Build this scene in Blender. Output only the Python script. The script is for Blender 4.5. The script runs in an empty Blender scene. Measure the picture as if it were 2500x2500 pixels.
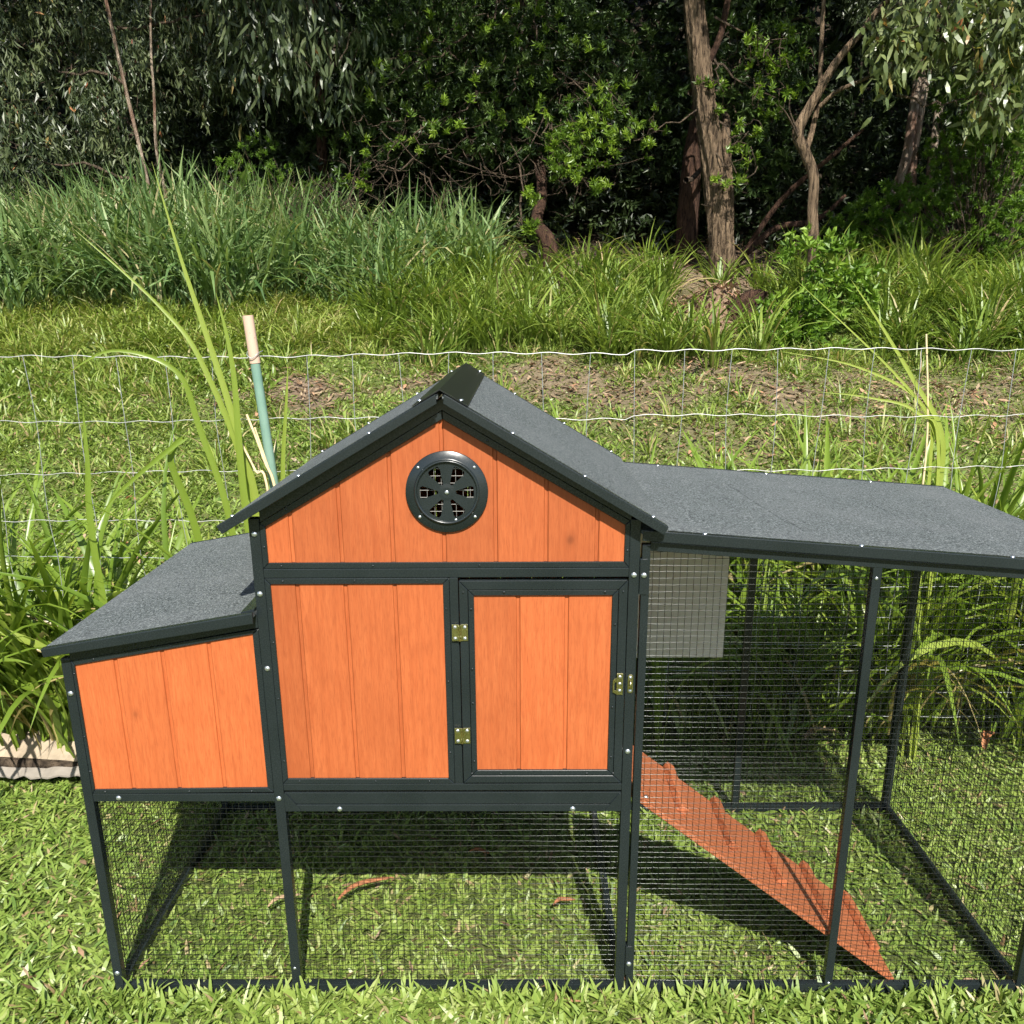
import bpy, bmesh, math, random
import numpy as np
from mathutils import Vector, Matrix

random.seed(7)
rng = np.random.default_rng(11)
sc = bpy.context.scene
COL = sc.collection

# ------------------------------------------------------------------ camera
cam_d = bpy.data.cameras.new('camera')
cam_d.sensor_width = 36.0
cam_d.sensor_fit = 'HORIZONTAL'
cam_d.lens = 2150.0 / 2500.0 * 36.0
cam_d.shift_y = 0.064
cam_d.clip_start = 0.02
cam_d.clip_end = 300.0
cam = bpy.data.objects.new('camera', cam_d)
COL.objects.link(cam)
CAM_LOC = Vector((0.5546, -1.7442, 1.5540))
yaw, pitch, roll = -0.01012, 0.29555, -0.00655
fwd = Vector((math.sin(yaw) * math.cos(pitch), math.cos(yaw) * math.cos(pitch), -math.sin(pitch)))
rgt = Vector((math.cos(yaw), -math.sin(yaw), 0.0))
upv = rgt.cross(fwd)
r2 = rgt * math.cos(roll) + upv * math.sin(roll)
u2 = -rgt * math.sin(roll) + upv * math.cos(roll)
M = Matrix((r2, u2, -fwd)).transposed().to_4x4()
M.translation = CAM_LOC
cam.matrix_world = M
sc.camera = cam

# ------------------------------------------------------------------ world, sun, exposure
SUN_TO = Vector((0.16, -0.93, 1.0)).normalized()
world = bpy.data.worlds.new('World')
sc.world = world
world.use_nodes = True
wn = world.node_tree.nodes
wl = world.node_tree.links
sky = wn.new('ShaderNodeTexSky')
sky.sky_type = 'NISHITA'
sky.sun_disc = False
sky.sun_elevation = math.asin(SUN_TO.z)
sky.sun_rotation = math.atan2(SUN_TO.x, SUN_TO.y)
bg = wn['Background']
bg.inputs['Strength'].default_value = 0.075
wl.new(sky.outputs[0], bg.inputs['Color'])
sun_d = bpy.data.lights.new('sun', 'SUN')
sun_d.energy = 4.6
sun_d.angle = math.radians(0.53)
sun_d.color = (1.0, 0.955, 0.87)
sun = bpy.data.objects.new('sun', sun_d)
COL.objects.link(sun)
sun.rotation_euler = (-SUN_TO).to_track_quat('-Z', 'Y').to_euler()
sun.location = SUN_TO * 20
sc.view_settings.view_transform = 'Standard'
sc.view_settings.look = 'None'
sc.view_settings.gamma = 1.0
sc.view_settings.use_curve_mapping = False
sc.view_settings.exposure = 1.12
sc.cycles.max_bounces = 4
sc.cycles.diffuse_bounces = 2
sc.cycles.glossy_bounces = 2
sc.cycles.transmission_bounces = 2
sc.cycles.caustics_reflective = False
sc.cycles.caustics_refractive = False
sc.cycles.adaptive_threshold = 0.03
sc.cycles.transparent_max_bounces = 8
sc.cycles.use_denoising = True

# ------------------------------------------------------------------ mesh helpers
def link(o, parent=None):
    COL.objects.link(o)
    if parent is not None:
        o.parent = parent
    return o

def np_mesh(name, V, quads=None, tris=None, rnd=None, smooth=False):
    me = bpy.data.meshes.new(name)
    V = np.asarray(V, dtype=np.float32).reshape(-1, 3)
    loops, starts, n = [], [], 0
    if quads is not None and len(quads):
        q = np.asarray(quads, dtype=np.int32)
        loops.append(q.ravel()); starts.append(np.arange(len(q)) * 4 + n); n += q.size
    if tris is not None and len(tris):
        t = np.asarray(tris, dtype=np.int32)
        loops.append(t.ravel()); starts.append(np.arange(len(t)) * 3 + n); n += t.size
    lo = np.concatenate(loops).astype(np.int32)
    st = np.concatenate(starts).astype(np.int32)
    me.vertices.add(len(V)); me.vertices.foreach_set('co', V.ravel())
    me.loops.add(len(lo)); me.loops.foreach_set('vertex_index', lo)
    me.polygons.add(len(st)); me.polygons.foreach_set('loop_start', st)
    me.update(calc_edges=True)
    me.validate()
    if rnd is not None:
        a = me.attributes.new('rnd', 'FLOAT', 'POINT')
        a.data.foreach_set('value', np.asarray(rnd, dtype=np.float32))
    me.polygons.foreach_set('use_smooth', np.full(len(me.polygons), bool(smooth)))
    return me

def obj(name, me, mat, parent=None):
    o = bpy.data.objects.new(name, me)
    if mat is not None and len(me.materials) == 0:
        me.materials.append(mat)
    return link(o, parent)

def bm_obj(name, bm, mat, parent=None, smooth=False):
    bmesh.ops.recalc_face_normals(bm, faces=bm.faces[:])
    me = bpy.data.meshes.new(name)
    bm.to_mesh(me); bm.free()
    if smooth:
        me.polygons.foreach_set('use_smooth', np.full(len(me.polygons), True))
    return obj(name, me, mat, parent)

def tag(o, label=None, cat=None, group=None, kind=None):
    if label: o['label'] = label
    if cat: o['category'] = cat
    if group: o['group'] = group
    if kind: o['kind'] = kind
    return o

def empty(name, loc=(0, 0, 0)):
    o = bpy.data.objects.new(name, None)
    o.empty_display_size = 0.1
    o.location = loc
    return link(o)

def add_hex(bm, p):
    """eight corners: 0-3 bottom ring, 4-7 top ring"""
    v = [bm.verts.new(c) for c in p]
    for f in ((0, 3, 2, 1), (4, 5, 6, 7), (0, 1, 5, 4), (1, 2, 6, 5), (2, 3, 7, 6), (3, 0, 4, 7)):
        bm.faces.new([v[i] for i in f])

def add_box(bm, x0, x1, y0, y1, z0, z1):
    add_hex(bm, [(x0, y0, z0), (x1, y0, z0), (x1, y1, z0), (x0, y1, z0), (x0, y0, z1), (x1, y0, z1), (x1, y1, z1), (x0, y1, z1)])

def bevel(bm, w=0.0014, seg=2):
    bmesh.ops.recalc_face_normals(bm, faces=bm.faces[:])
    bmesh.ops.bevel(bm, geom=bm.edges[:], offset=w, segments=seg, profile=0.6, affect='EDGES')

def box(name, x0, x1, y0, y1, z0, z1, mat, parent, bv=0.0014):
    bm = bmesh.new(); add_box(bm, x0, x1, y0, y1, z0, z1)
    if bv: bevel(bm, bv)
    return bm_obj(name, bm, mat, parent)

def prism_xz(name, poly, y0, y1, mat, parent, bv=0.0012):
    """polygon in x,z extruded in y"""
    bm = bmesh.new()
    a = [bm.verts.new((x, y0, z)) for x, z in poly]
    b = [bm.verts.new((x, y1, z)) for x, z in poly]
    n = len(poly)
    bm.faces.new(a); bm.faces.new(b[::-1])
    for i in range(n):
        bm.faces.new([a[i], b[i], b[(i + 1) % n], a[(i + 1) % n]])
    if bv: bevel(bm, bv)
    return bm_obj(name, bm, mat, parent)

def tube_arrays(pts, rad, sides=6):
    pts = np.asarray(pts, float); n = len(pts)
    rad = np.broadcast_to(np.asarray(rad, float), (n,))
    T = np.gradient(pts, axis=0); T /= np.linalg.norm(T, axis=1)[:, None] + 1e-9
    ref = np.array([0.0, 1.0, 0.0]) if abs(T[:, 1]).mean() < 0.7 else np.array([1.0, 0.0, 0.0])
    A = np.cross(T, ref); A /= np.linalg.norm(A, axis=1)[:, None] + 1e-9
    B = np.cross(T, A)
    ang = np.arange(sides) / sides * 2 * np.pi
    V = pts[:, None, :] + rad[:, None, None] * (np.cos(ang)[None, :, None] * A[:, None, :] + np.sin(ang)[None, :, None] * B[:, None, :])
    i = np.arange(n - 1)[:, None]; k = np.arange(sides)[None, :]
    k2 = (k + 1) % sides
    Q = np.stack([i * sides + k, i * sides + k2, (i + 1) * sides + k2, (i + 1) * sides + k], -1).reshape(-1, 4)
    return V.reshape(-1, 3), Q

class Soup:
    def __init__(s): s.V, s.Q, s.T, s.R, s.n = [], [], [], [], 0
    def add(s, V, Q=None, T=None, R=None):
        V = np.asarray(V, float).reshape(-1, 3)
        s.V.append(V)
        if Q is not None and len(Q): s.Q.append(np.asarray(Q) + s.n)
        if T is not None and len(T): s.T.append(np.asarray(T) + s.n)
        s.R.append(np.broadcast_to(np.asarray(0.5 if R is None else R, float), (len(V),)))
        s.n += len(V)
    def mesh(s, name, smooth=False):
        return np_mesh(name, np.concatenate(s.V), np.concatenate(s.Q) if s.Q else None, np.concatenate(s.T) if s.T else None, np.concatenate(s.R), smooth)

def unit(a):
    return a / (np.linalg.norm(a, axis=-1, keepdims=True) + 1e-9)

# ------------------------------------------------------------------ material helpers
class NT:
    def __init__(s, name):
        s.m = bpy.data.materials.new(name); s.m.use_nodes = True
        s.t = s.m.node_tree; s.n = s.t.nodes; s.l = s.t.links
        s.b = s.n['Principled BSDF']; s.out = s.n['Material Output']
    def node(s, kind, **kw):
        nd = s.n.new(kind)
        for k, v in kw.items(): setattr(nd, k, v)
        return nd
    def link(s, a, b): s.l.new(a, b)
    def coords(s, scale=(1, 1, 1)):
        tc = s.node('ShaderNodeTexCoord'); mp = s.node('ShaderNodeMapping')
        mp.inputs['Scale'].default_value = scale
        s.link(tc.outputs['Object'], mp.inputs['Vector'])
        return mp.outputs[0]
    def noise(s, vec, scale, detail=4, rough=0.55, dist=0.0):
        nd = s.node('ShaderNodeTexNoise')
        nd.inputs['Scale'].default_value = scale; nd.inputs['Detail'].default_value = detail
        nd.inputs['Roughness'].default_value = rough; nd.inputs['Distortion'].default_value = dist
        if vec is not None: s.link(vec, nd.inputs['Vector'])
        return nd.outputs['Fac']
    def ramp(s, fac, stops):
        nd = s.node('ShaderNodeValToRGB'); cr = nd.color_ramp
        while len(cr.elements) < len(stops): cr.elements.new(0.5)
        for e, (p, c) in zip(cr.elements, stops):
            e.position = p; e.color = (*c, 1)
        s.link(fac, nd.inputs[0])
        return nd.outputs[0]
    def mix(s, a, b, fac, mode='MIX'):
        nd = s.node('ShaderNodeMix', data_type='RGBA', blend_type=mode)
        for sock, v in ((nd.inputs[6], a), (nd.inputs[7], b), (nd.inputs[0], fac)):
            if hasattr(v, 'node'): s.link(v, sock)
            else: sock.default_value = v if not isinstance(v, tuple) else (*v, 1)
        return nd.outputs[2]
    def math(s, op, a, b=0.0):
        nd = s.node('ShaderNodeMath', operation=op)
        for sock, v in zip(nd.inputs, (a, b)):
            if hasattr(v, 'node'): s.link(v, sock)
            else: sock.default_value = v
        return nd.outputs[0]
    def bump(s, h, strength=0.3, dist=0.002):
        nd = s.node('ShaderNodeBump'); nd.inputs['Strength'].default_value = strength; nd.inputs['Distance'].default_value = dist
        s.link(h, nd.inputs['Height']); s.link(nd.outputs[0], s.b.inputs['Normal'])
    def base(s, c, rough=0.5, spec=None, metal=0.0):
        i = s.b.inputs
        if hasattr(c, 'node'): s.link(c, i['Base Color'])
        else: i['Base Color'].default_value = (*c, 1)
        if hasattr(rough, 'node'): s.link(rough, i['Roughness'])
        else: i['Roughness'].default_value = rough
        i['Metallic'].default_value = metal
        if spec is not None: i['Specular IOR Level'].default_value = spec

def leaf_mat(name, stops, trans=0.35, rough=0.45, spec=0.5, tgain=(1.25, 1.25, 0.7)):
    k = NT(name)
    at = k.node('ShaderNodeAttribute', attribute_name='rnd')
    c = k.ramp(at.outputs['Fac'], stops)
    k.base(c, rough, spec)
    tr = k.node('ShaderNodeBsdfTranslucent')
    tc = k.mix(c, tgain, 1.0, 'MULTIPLY')
    k.link(tc, tr.inputs['Color'])
    ms = k.node('ShaderNodeMixShader'); ms.inputs[0].default_value = trans
    k.link(k.b.outputs[0], ms.inputs[1]); k.link(tr.outputs[0], ms.inputs[2])
    k.link(ms.outputs[0], k.out.inputs['Surface'])
    return k.m

# ------------------------------------------------------------------ materials
def make_wood(name, hue):
    k = NT(name)
    oi = k.node('ShaderNodeObjectInfo')
    tc = k.node('ShaderNodeTexCoord'); mp = k.node('ShaderNodeMapping')
    cb = k.node('ShaderNodeCombineXYZ')
    off = k.math('MULTIPLY', oi.outputs['Random'], 37.0)
    k.link(off, cb.inputs[0]); k.link(off, cb.inputs[1]); k.link(off, cb.inputs[2])
    k.link(cb.outputs[0], mp.inputs['Location']); k.link(tc.outputs['Object'], mp.inputs['Vector'])
    mp2 = k.node('ShaderNodeMapping'); mp2.inputs['Scale'].default_value = (1, 1, 0.09)
    k.link(mp.outputs[0], mp2.inputs['Vector'])
    g1 = k.noise(mp2.outputs[0], 70, 5, 0.62, 1.6)
    g2 = k.noise(mp2.outputs[0], 420, 3, 0.6)
    big = k.noise(mp.outputs[0], 9, 3, 0.5)
    vo = k.node('ShaderNodeTexVoronoi'); vo.inputs['Scale'].default_value = 10.5
    mp3 = k.node('ShaderNodeMapping'); mp3.inputs['Scale'].default_value = (1.0, 0.02, 0.75)
    k.link(mp.outputs[0], mp3.inputs['Vector']); k.link(mp3.outputs[0], vo.inputs['Vector'])
    knot = k.ramp(vo.outputs['Distance'], [(0.0, (1, 1, 1)), (0.055, (.75, .75, .75)), (0.10, (.25, .25, .25)), (0.2, (0, 0, 0))])
    sel = k.node('ShaderNodeSeparateColor'); k.link(vo.outputs['Color'], sel.inputs[0])
    pick = k.math('GREATER_THAN', sel.outputs[0], 0.62)
    kn = k.math('MULTIPLY', knot, pick)
    lo, hi = hue
    wv = k.node('ShaderNodeTexWave', wave_type='BANDS', bands_direction='X')
    wv.inputs['Scale'].default_value = 16; wv.inputs['Distortion'].default_value = 7.0; wv.inputs['Detail'].default_value = 2.5; wv.inputs['Detail Scale'].default_value = 1.4
    mp4 = k.node('ShaderNodeMapping'); mp4.inputs['Scale'].default_value = (1, 1, 0.11)
    k.link(mp.outputs[0], mp4.inputs['Vector']); k.link(mp4.outputs[0], wv.inputs['Vector'])
    c = k.ramp(g1, [(0.25, lo), (0.5, tuple((a + b) / 2 for a, b in zip(lo, hi))), (0.78, hi)])
    c = k.mix(c, tuple(v * 0.72 for v in lo), k.math('MULTIPLY', k.ramp(g2, [(0.48, (0, 0, 0)), (0.66, (1, 1, 1))]), 0.50))
    c = k.mix(c, tuple(v * 0.80 for v in lo), k.math('MULTIPLY', k.ramp(big, [(0.42, (0, 0, 0)), (0.72, (1, 1, 1))]), 0.32))
    c = k.mix(c, tuple(v * 0.74 for v in lo), k.math('MULTIPLY', k.ramp(wv.outputs['Fac'], [(0.62, (0, 0, 0)), (0.95, (1, 1, 1))]), 0.17))
    c = k.mix(c, tuple(v * 0.38 for v in lo), k.math('MULTIPLY', kn, 0.75))
    hs = k.node('ShaderNodeHueSaturation')
    k.link(c, hs.inputs['Color'])
    k.link(k.math('ADD', k.math('MULTIPLY', oi.outputs['Random'], 0.28), 0.78), hs.inputs['Value'])
    k.base(hs.outputs[0], 0.62, 0.3)
    k.bump(k.math('ADD', g1, k.math('MULTIPLY', g2, 0.6)), 0.18, 0.0012)
    return k.m

WOOD = make_wood('orange_stained_wood', ((0.370, 0.084, 0.022), (0.460, 0.126, 0.038)))
RAMPW = make_wood('ramp_stained_wood', ((0.36, 0.108, 0.042), (0.43, 0.145, 0.062)))

def make_paint():
    k = NT('dark_teal_metal_paint')
    v = k.coords()
    n = k.noise(v, 6, 4); f = k.noise(v, 260, 3)
    c = k.ramp(n, [(0.3, (0.0095, 0.0135, 0.0145)), (0.7, (0.0140, 0.0190, 0.0205))])
    sc_ = k.noise(k.coords((1.0, 1.0, 1.0)), 85, 6, 0.75)
    c = k.mix(c, (0.075, 0.085, 0.085), k.math('MULTIPLY', k.ramp(sc_, [(0.70, (0, 0, 0)), (0.78, (1, 1, 1))]), 0.12))
    k.base(c, k.math('ADD', k.math('MULTIPLY', f, 0.12), 0.21), 0.5)
    k.bump(f, 0.05, 0.0005)
    return k.m
PAINT = make_paint()

def make_felt():
    k = NT('mineral_roof_felt')
    v = k.coords()
    g = k.noise(v, 200, 3, 0.85); g2 = k.noise(v, 430, 2, 0.7); big = k.noise(v, 5, 4, 0.6); st = k.noise(k.coords((1, 9, 1)), 7, 5, 0.7)
    c = k.ramp(g, [(0.38, (0.010, 0.013, 0.015)), (0.46, (0.056, 0.066, 0.067)), (0.55, (0.110, 0.127, 0.128)), (0.66, (0.25, 0.275, 0.275))])
    c = k.mix(c, (0.42, 0.44, 0.45), k.math('MULTIPLY', k.ramp(g2, [(0.64, (0, 0, 0)), (0.74, (1, 1, 1))]), 0.55))
    c = k.mix(c, (0.16, 0.17, 0.175), k.math('MULTIPLY', k.ramp(big, [(0.4, (0, 0, 0)), (0.75, (1, 1, 1))]), 0.35))
    c = k.mix(c, (0.016, 0.015, 0.014), k.math('MULTIPLY', k.ramp(st, [(0.66, (0, 0, 0)), (0.75, (1, 1, 1))]), 0.35))
    k.base(c, 0.75, 0.35)
    k.bump(k.math('ADD', g, k.math('MULTIPLY', g2, 0.5)), 1.0, 0.0030)
    return k.m
FELT = make_felt()

def make_cap():
    k = NT('black_ridge_metal')
    v = k.coords((1, 0.15, 1)); n = k.noise(k.coords((0.25, 1, 0.25)), 90, 5, 0.75)
    c = k.mix((0.010, 0.012, 0.011), (0.10, 0.11, 0.10), k.math('MULTIPLY', k.ramp(n, [(0.62, (0, 0, 0)), (0.78, (1, 1, 1))]), 0.5))
    k.base(c, 0.34, 0.5)
    return k.m
CAP = make_cap()

def simple(name, c, rough=0.5, metal=0.0, spec=0.5, nscale=None, amt=0.3):
    k = NT(name)
    if nscale:
        n = k.noise(k.coords(), nscale, 5, 0.65)
        c = k.ramp(n, [(0.3, tuple(x * (1 - amt) for x in c)), (0.7, tuple(min(1, x * (1 + amt)) for x in c))])
    k.base(c, rough, spec, metal)
    return k.m
ZINC = simple('zinc_bolt_metal', (0.62, 0.66, 0.68), 0.28, 0.9, nscale=300, amt=0.2)
BRASS = simple('brassed_steel', (0.60, 0.53, 0.27), 0.26, 1.0, nscale=80, amt=0.15)
WIRE = simple('dark_mesh_wire', (0.035, 0.038, 0.036), 0.22, 0.75, spec=0.8, nscale=500, amt=0.5)
SCREEN = simple('galvanised_screen_wire', (0.42, 0.41, 0.38), 0.35, 0.5)
GALV = simple('galvanised_fence_wire', (0.52, 0.52, 0.50), 0.45, 0.5, nscale=60, amt=0.2)
STAY = simple('dull_fence_wire', (0.36, 0.38, 0.38), 0.5, 0.5, nscale=60, amt=0.2)
PANELG = simple('grey_weather_panel', (0.66, 0.64, 0.58), 0.6, nscale=9, amt=0.06)
DARKWOOD = simple('unpainted_inner_wood', (0.34, 0.22, 0.12), 0.7, nscale=30, amt=0.2)

def make_post():
    k = NT('green_painted_post')
    v = k.coords(); n = k.noise(v, 60, 6, 0.8); b = k.noise(v, 9, 4)
    c = k.ramp(b, [(0.3, (0.125, 0.225, 0.175)), (0.7, (0.18, 0.285, 0.225))])
    c = k.mix(c, (0.035, 0.05, 0.04), k.math('MULTIPLY', k.ramp(n, [(0.66, (0, 0, 0)), (0.70, (1, 1, 1))]), 0.85))
    k.base(c, 0.5, 0.4); return k.m
POSTG = make_post()
def make_posttop():
    k = NT('faded_pink_paint')
    v = k.coords(); n = k.noise(v, 48, 6, 0.8)
    c = k.mix((0.50, 0.355, 0.265), (0.15, 0.06, 0.04), k.math('MULTIPLY', k.ramp(n, [(0.62, (0, 0, 0)), (0.68, (1, 1, 1))]), 0.8))
    k.base(c, 0.65, 0.3); return k.m
POSTT = make_posttop()

def make_bark(name, dark, light, zs=0.16, scale=46, red=None):
    k = NT(name)
    v = k.coords((1, 1, zs)); n = k.noise(v, scale, 7, 0.7, 0.6); b = k.noise(k.coords(), 3.2, 4)
    c = k.ramp(n, [(0.40, dark), (0.50, tuple((a + d) / 2 for a, d in zip(dark, light))), (0.64, light)])
    if red: c = k.mix(c, red, k.math('MULTIPLY', k.ramp(b, [(0.45, (0, 0, 0)), (0.62, (1, 1, 1))]), 0.6))
    k.base(c, 0.85, 0.2); k.bump(n, 1.0, 0.06)
    return k.m
BARK = make_bark('furrowed_bark', (0.028, 0.018, 0.011), (0.27, 0.19, 0.12), 0.13, 34)
BARKR = make_bark('red_bark', (0.022, 0.011, 0.008), (0.11, 0.06, 0.038))
BARKP = make_bark('pale_papery_bark', (0.09, 0.06, 0.04), (0.42, 0.34, 0.26), 0.3, 20, (0.18, 0.09, 0.06))
TWIG = make_bark('twig_bark', (0.035, 0.025, 0.018), (0.15, 0.11, 0.075), 0.4, 30)
DRYSTEM = simple('dry_stem', (0.58, 0.46, 0.26), 0.7, nscale=40, amt=0.25)

LAWN = leaf_mat('lawn_blades', [(0.0, (0.080, 0.145, 0.022)), (0.35, (0.168, 0.250, 0.045)), (0.75, (0.262, 0.340, 0.075)), (0.90, (0.34, 0.39, 0.14)), (0.95, (0.40, 0.33, 0.17)), (1.0, (0.24, 0.15, 0.075))], 0.30, 0.42, 0.45)
BANK = leaf_mat('bank_grass_blades', [(0.0, (0.085, 0.145, 0.022)), (0.5, (0.175, 0.255, 0.042)), (0.85, (0.27, 0.325, 0.070)), (0.93, (0.36, 0.33, 0.14)), (1.0, (0.40, 0.30, 0.16))], 0.35, 0.42, 0.5)
REED = leaf_mat('tall_reed_blades', [(0.0, (0.05, 0.105, 0.030)), (0.5, (0.12, 0.20, 0.062)), (0.9, (0.22, 0.30, 0.11)), (1.0, (0.40, 0.33, 0.18))], 0.30, 0.50, 0.4)
CANE = leaf_mat('broad_grass_leaf', [(0.0, (0.10, 0.175, 0.018)), (0.5, (0.185, 0.27, 0.034)), (0.9, (0.30, 0.365, 0.065)), (1.0, (0.33, 0.27, 0.11))], 0.38, 0.36, 0.55)
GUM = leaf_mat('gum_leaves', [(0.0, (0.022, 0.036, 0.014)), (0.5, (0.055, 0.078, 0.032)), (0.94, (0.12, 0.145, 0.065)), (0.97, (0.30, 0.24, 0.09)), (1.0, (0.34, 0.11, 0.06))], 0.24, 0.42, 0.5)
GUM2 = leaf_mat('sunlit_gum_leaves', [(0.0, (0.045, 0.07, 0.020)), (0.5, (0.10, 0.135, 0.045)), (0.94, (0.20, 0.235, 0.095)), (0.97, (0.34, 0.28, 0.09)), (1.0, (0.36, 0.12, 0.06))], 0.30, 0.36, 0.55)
TUFT = leaf_mat('sunlit_tuft_leaves', [(0.0, (0.035, 0.075, 0.010)), (0.45, (0.085, 0.155, 0.016)), (0.8, (0.17, 0.27, 0.026)), (1.0, (0.26, 0.36, 0.05))], 0.36, 0.40, 0.5)  # bright leaf tone with the sunlight on the tufts put into it
MID = leaf_mat('shaded_crown_leaves', [(0.0, (0.020, 0.042, 0.010)), (0.6, (0.055, 0.098, 0.022)), (1.0, (0.11, 0.165, 0.042))], 0.25, 0.42, 0.5)  # crown of the tufted trees, its shade put into a darker colour
DEEP = leaf_mat('deep_shade_leaves', [(0.0, (0.011, 0.020, 0.006)), (0.6, (0.026, 0.045, 0.013)), (1.0, (0.060, 0.088, 0.026))], 0.2, 0.45, 0.4)  # leaf colour darkened to carry the shade inside the wood
SHRUB = leaf_mat('shrub_leaves', [(0.0, (0.07, 0.14, 0.016)), (0.6, (0.14, 0.25, 0.026)), (1.0, (0.23, 0.34, 0.05))], 0.34, 0.46, 0.4)
LITTER = leaf_mat('dead_leaf_litter', [(0.0, (0.10, 0.055, 0.03)), (0.4, (0.22, 0.145, 0.085)), (0.75, (0.36, 0.27, 0.175)), (1.0, (0.38, 0.20, 0.115))], 0.12, 0.7, 0.2, (1, 1, 1))
def dead(name, c):
    k = NT(name); n = k.noise(k.coords(), 70, 5, 0.7)
    k.base(k.ramp(n, [(0.3, tuple(x * 0.6 for x in c)), (0.65, c), (0.85, tuple(min(1, x * 1.35) for x in c))]), 0.7, 0.25); return k.m
DEADO = dead('orange_dead_leaf', (0.40, 0.17, 0.08))
DEADT = dead('tan_dead_leaf', (0.46, 0.33, 0.20))

def make_ground():
    k = NT('lawn_soil')
    v = k.coords(); a = k.noise(v, 2.2, 6, 0.65); f = k.noise(v, 42, 6, 0.75)
    c = k.ramp(f, [(0.3, (0.062, 0.072, 0.022)), (0.55, (0.115, 0.135, 0.040)), (0.75, (0.18, 0.18, 0.07))])
    c = k.mix(c, (0.085, 0.125, 0.030), k.math('MULTIPLY', k.ramp(a, [(0.4, (0, 0, 0)), (0.6, (1, 1, 1))]), 0.7))
    at = k.node('ShaderNodeAttribute', attribute_name='soil')
    s = k.ramp(f, [(0.3, (0.07, 0.050, 0.034)), (0.55, (0.20, 0.148, 0.102)), (0.75, (0.36, 0.275, 0.195))])
    c = k.mix(c, s, at.outputs['Fac'])
    am = k.node('ShaderNodeAttribute', attribute_name='shaded_mould')  # dark leaf mould under the trees, its colour also standing for their shade
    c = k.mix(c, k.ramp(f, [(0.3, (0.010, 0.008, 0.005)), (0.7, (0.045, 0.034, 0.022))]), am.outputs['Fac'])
    k.base(c, 0.9, 0.15); k.bump(f, 0.9, 0.02)
    return k.m
GROUND = make_ground()
# ------------------------------------------------------------------ ground
GY = [-80, 1.3, 3.0, 4.3, 5.5, 6.5, 7.5, 8.3, 10, 13, 16, 20, 26, 90]
GZ = [-0.03, -0.03, .33, .66, .98, 1.28, 1.65, 1.95, 2.5, 3.6, 5.2, 8.5, 14.0, 22.0]
def gz(x, y):
    x = np.asarray(x, float); y = np.asarray(y, float)
    z = np.interp(y, GY, GZ)
    k = np.clip((y - 1.4) / 2.0, 0, 1)
    z = z + k * (0.035 * np.sin(1.7 * x + 0.8 * y) + 0.025 * np.sin(3.1 * x - 2.3 * y + 1.0) + 0.012 * np.sin(7.0 * x + 5.0 * y))
    return z
SOIL = [(-1.25, 5.35, .75, .32, 1.0), (0.75, 5.55, 1.1, .46, .88), (2.1, 5.35, 1.5, .62, .82), (3.8, 5.2, 1.7, .65, .75), (2.6, 4.4, 1.5, .50, .52), (0.9, 4.8, .9, .4, .45), (2.45, 6.95, .55, .45, 1.0), (2.9, 3.7, .9, .3, .35), (-1.1, 4.9, .5, .3, .6), (1.6, 4.3, .8, .35, .4), (0.0, 5.5, .5, .2, .5), (-0.5, 3.9, .6, .25, .3), (0.45, 0.16, .12, .08, .5)]
def soil_at(x, y):
    x = np.asarray(x, float); y = np.asarray(y, float)
    s = np.clip((y - 7.2) / 0.8, 0, 1)
    wob = 0.30 * np.sin(5.1 * x + 3.3 * y) + 0.28 * np.sin(9 * x - 11 * y) + .22 * np.sin(19 * x + 23 * y) + .15 * np.sin(41 * x - 37 * y)
    for cx, cy, rx, ry, st in SOIL:
        d = np.sqrt(((x - cx) / rx) ** 2 + ((y - cy) / ry) ** 2) + wob
        s = np.maximum(s, st * np.clip(1.45 - d, 0, 1))
    return np.clip(s, 0, 1)

gx = np.concatenate([np.linspace(-90, -8, 12), np.arange(-7.5, 8.6, 0.12), np.linspace(9, 90, 12)])
gyy = np.concatenate([np.linspace(-80, -4, 8), np.arange(-3.5, 12, 0.10), np.linspace(12.4, 30, 22), np.linspace(34, 90, 7)])
X, Y = np.meshgrid(gx, gyy)
Z = gz(X, Y)
nx, ny = len(gx), len(gyy)
idx = np.arange(nx * ny).reshape(ny, nx)
Qg = np.stack([idx[:-1, :-1], idx[:-1, 1:], idx[1:, 1:], idx[1:, :-1]], -1).reshape(-1, 4)
me = np_mesh('ground', np.stack([X, Y, Z], -1), Qg, smooth=True)
a = me.attributes.new('soil', 'FLOAT', 'POINT')
a.data.foreach_set('value', soil_at(X, Y).ravel().astype(np.float32))
a = me.attributes.new('shaded_mould', 'FLOAT', 'POINT')
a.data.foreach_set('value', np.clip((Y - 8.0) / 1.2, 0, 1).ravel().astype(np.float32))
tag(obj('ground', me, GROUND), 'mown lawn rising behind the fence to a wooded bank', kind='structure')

# ------------------------------------------------------------------ the chicken coop
coop = empty('chicken_coop')
tag(coop, 'orange and black chicken coop with gabled house, side nest box and wire run', 'chicken coop')
GB = -0.035           # foot of the posts, in the turf
DEPTH = 0.82

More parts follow.
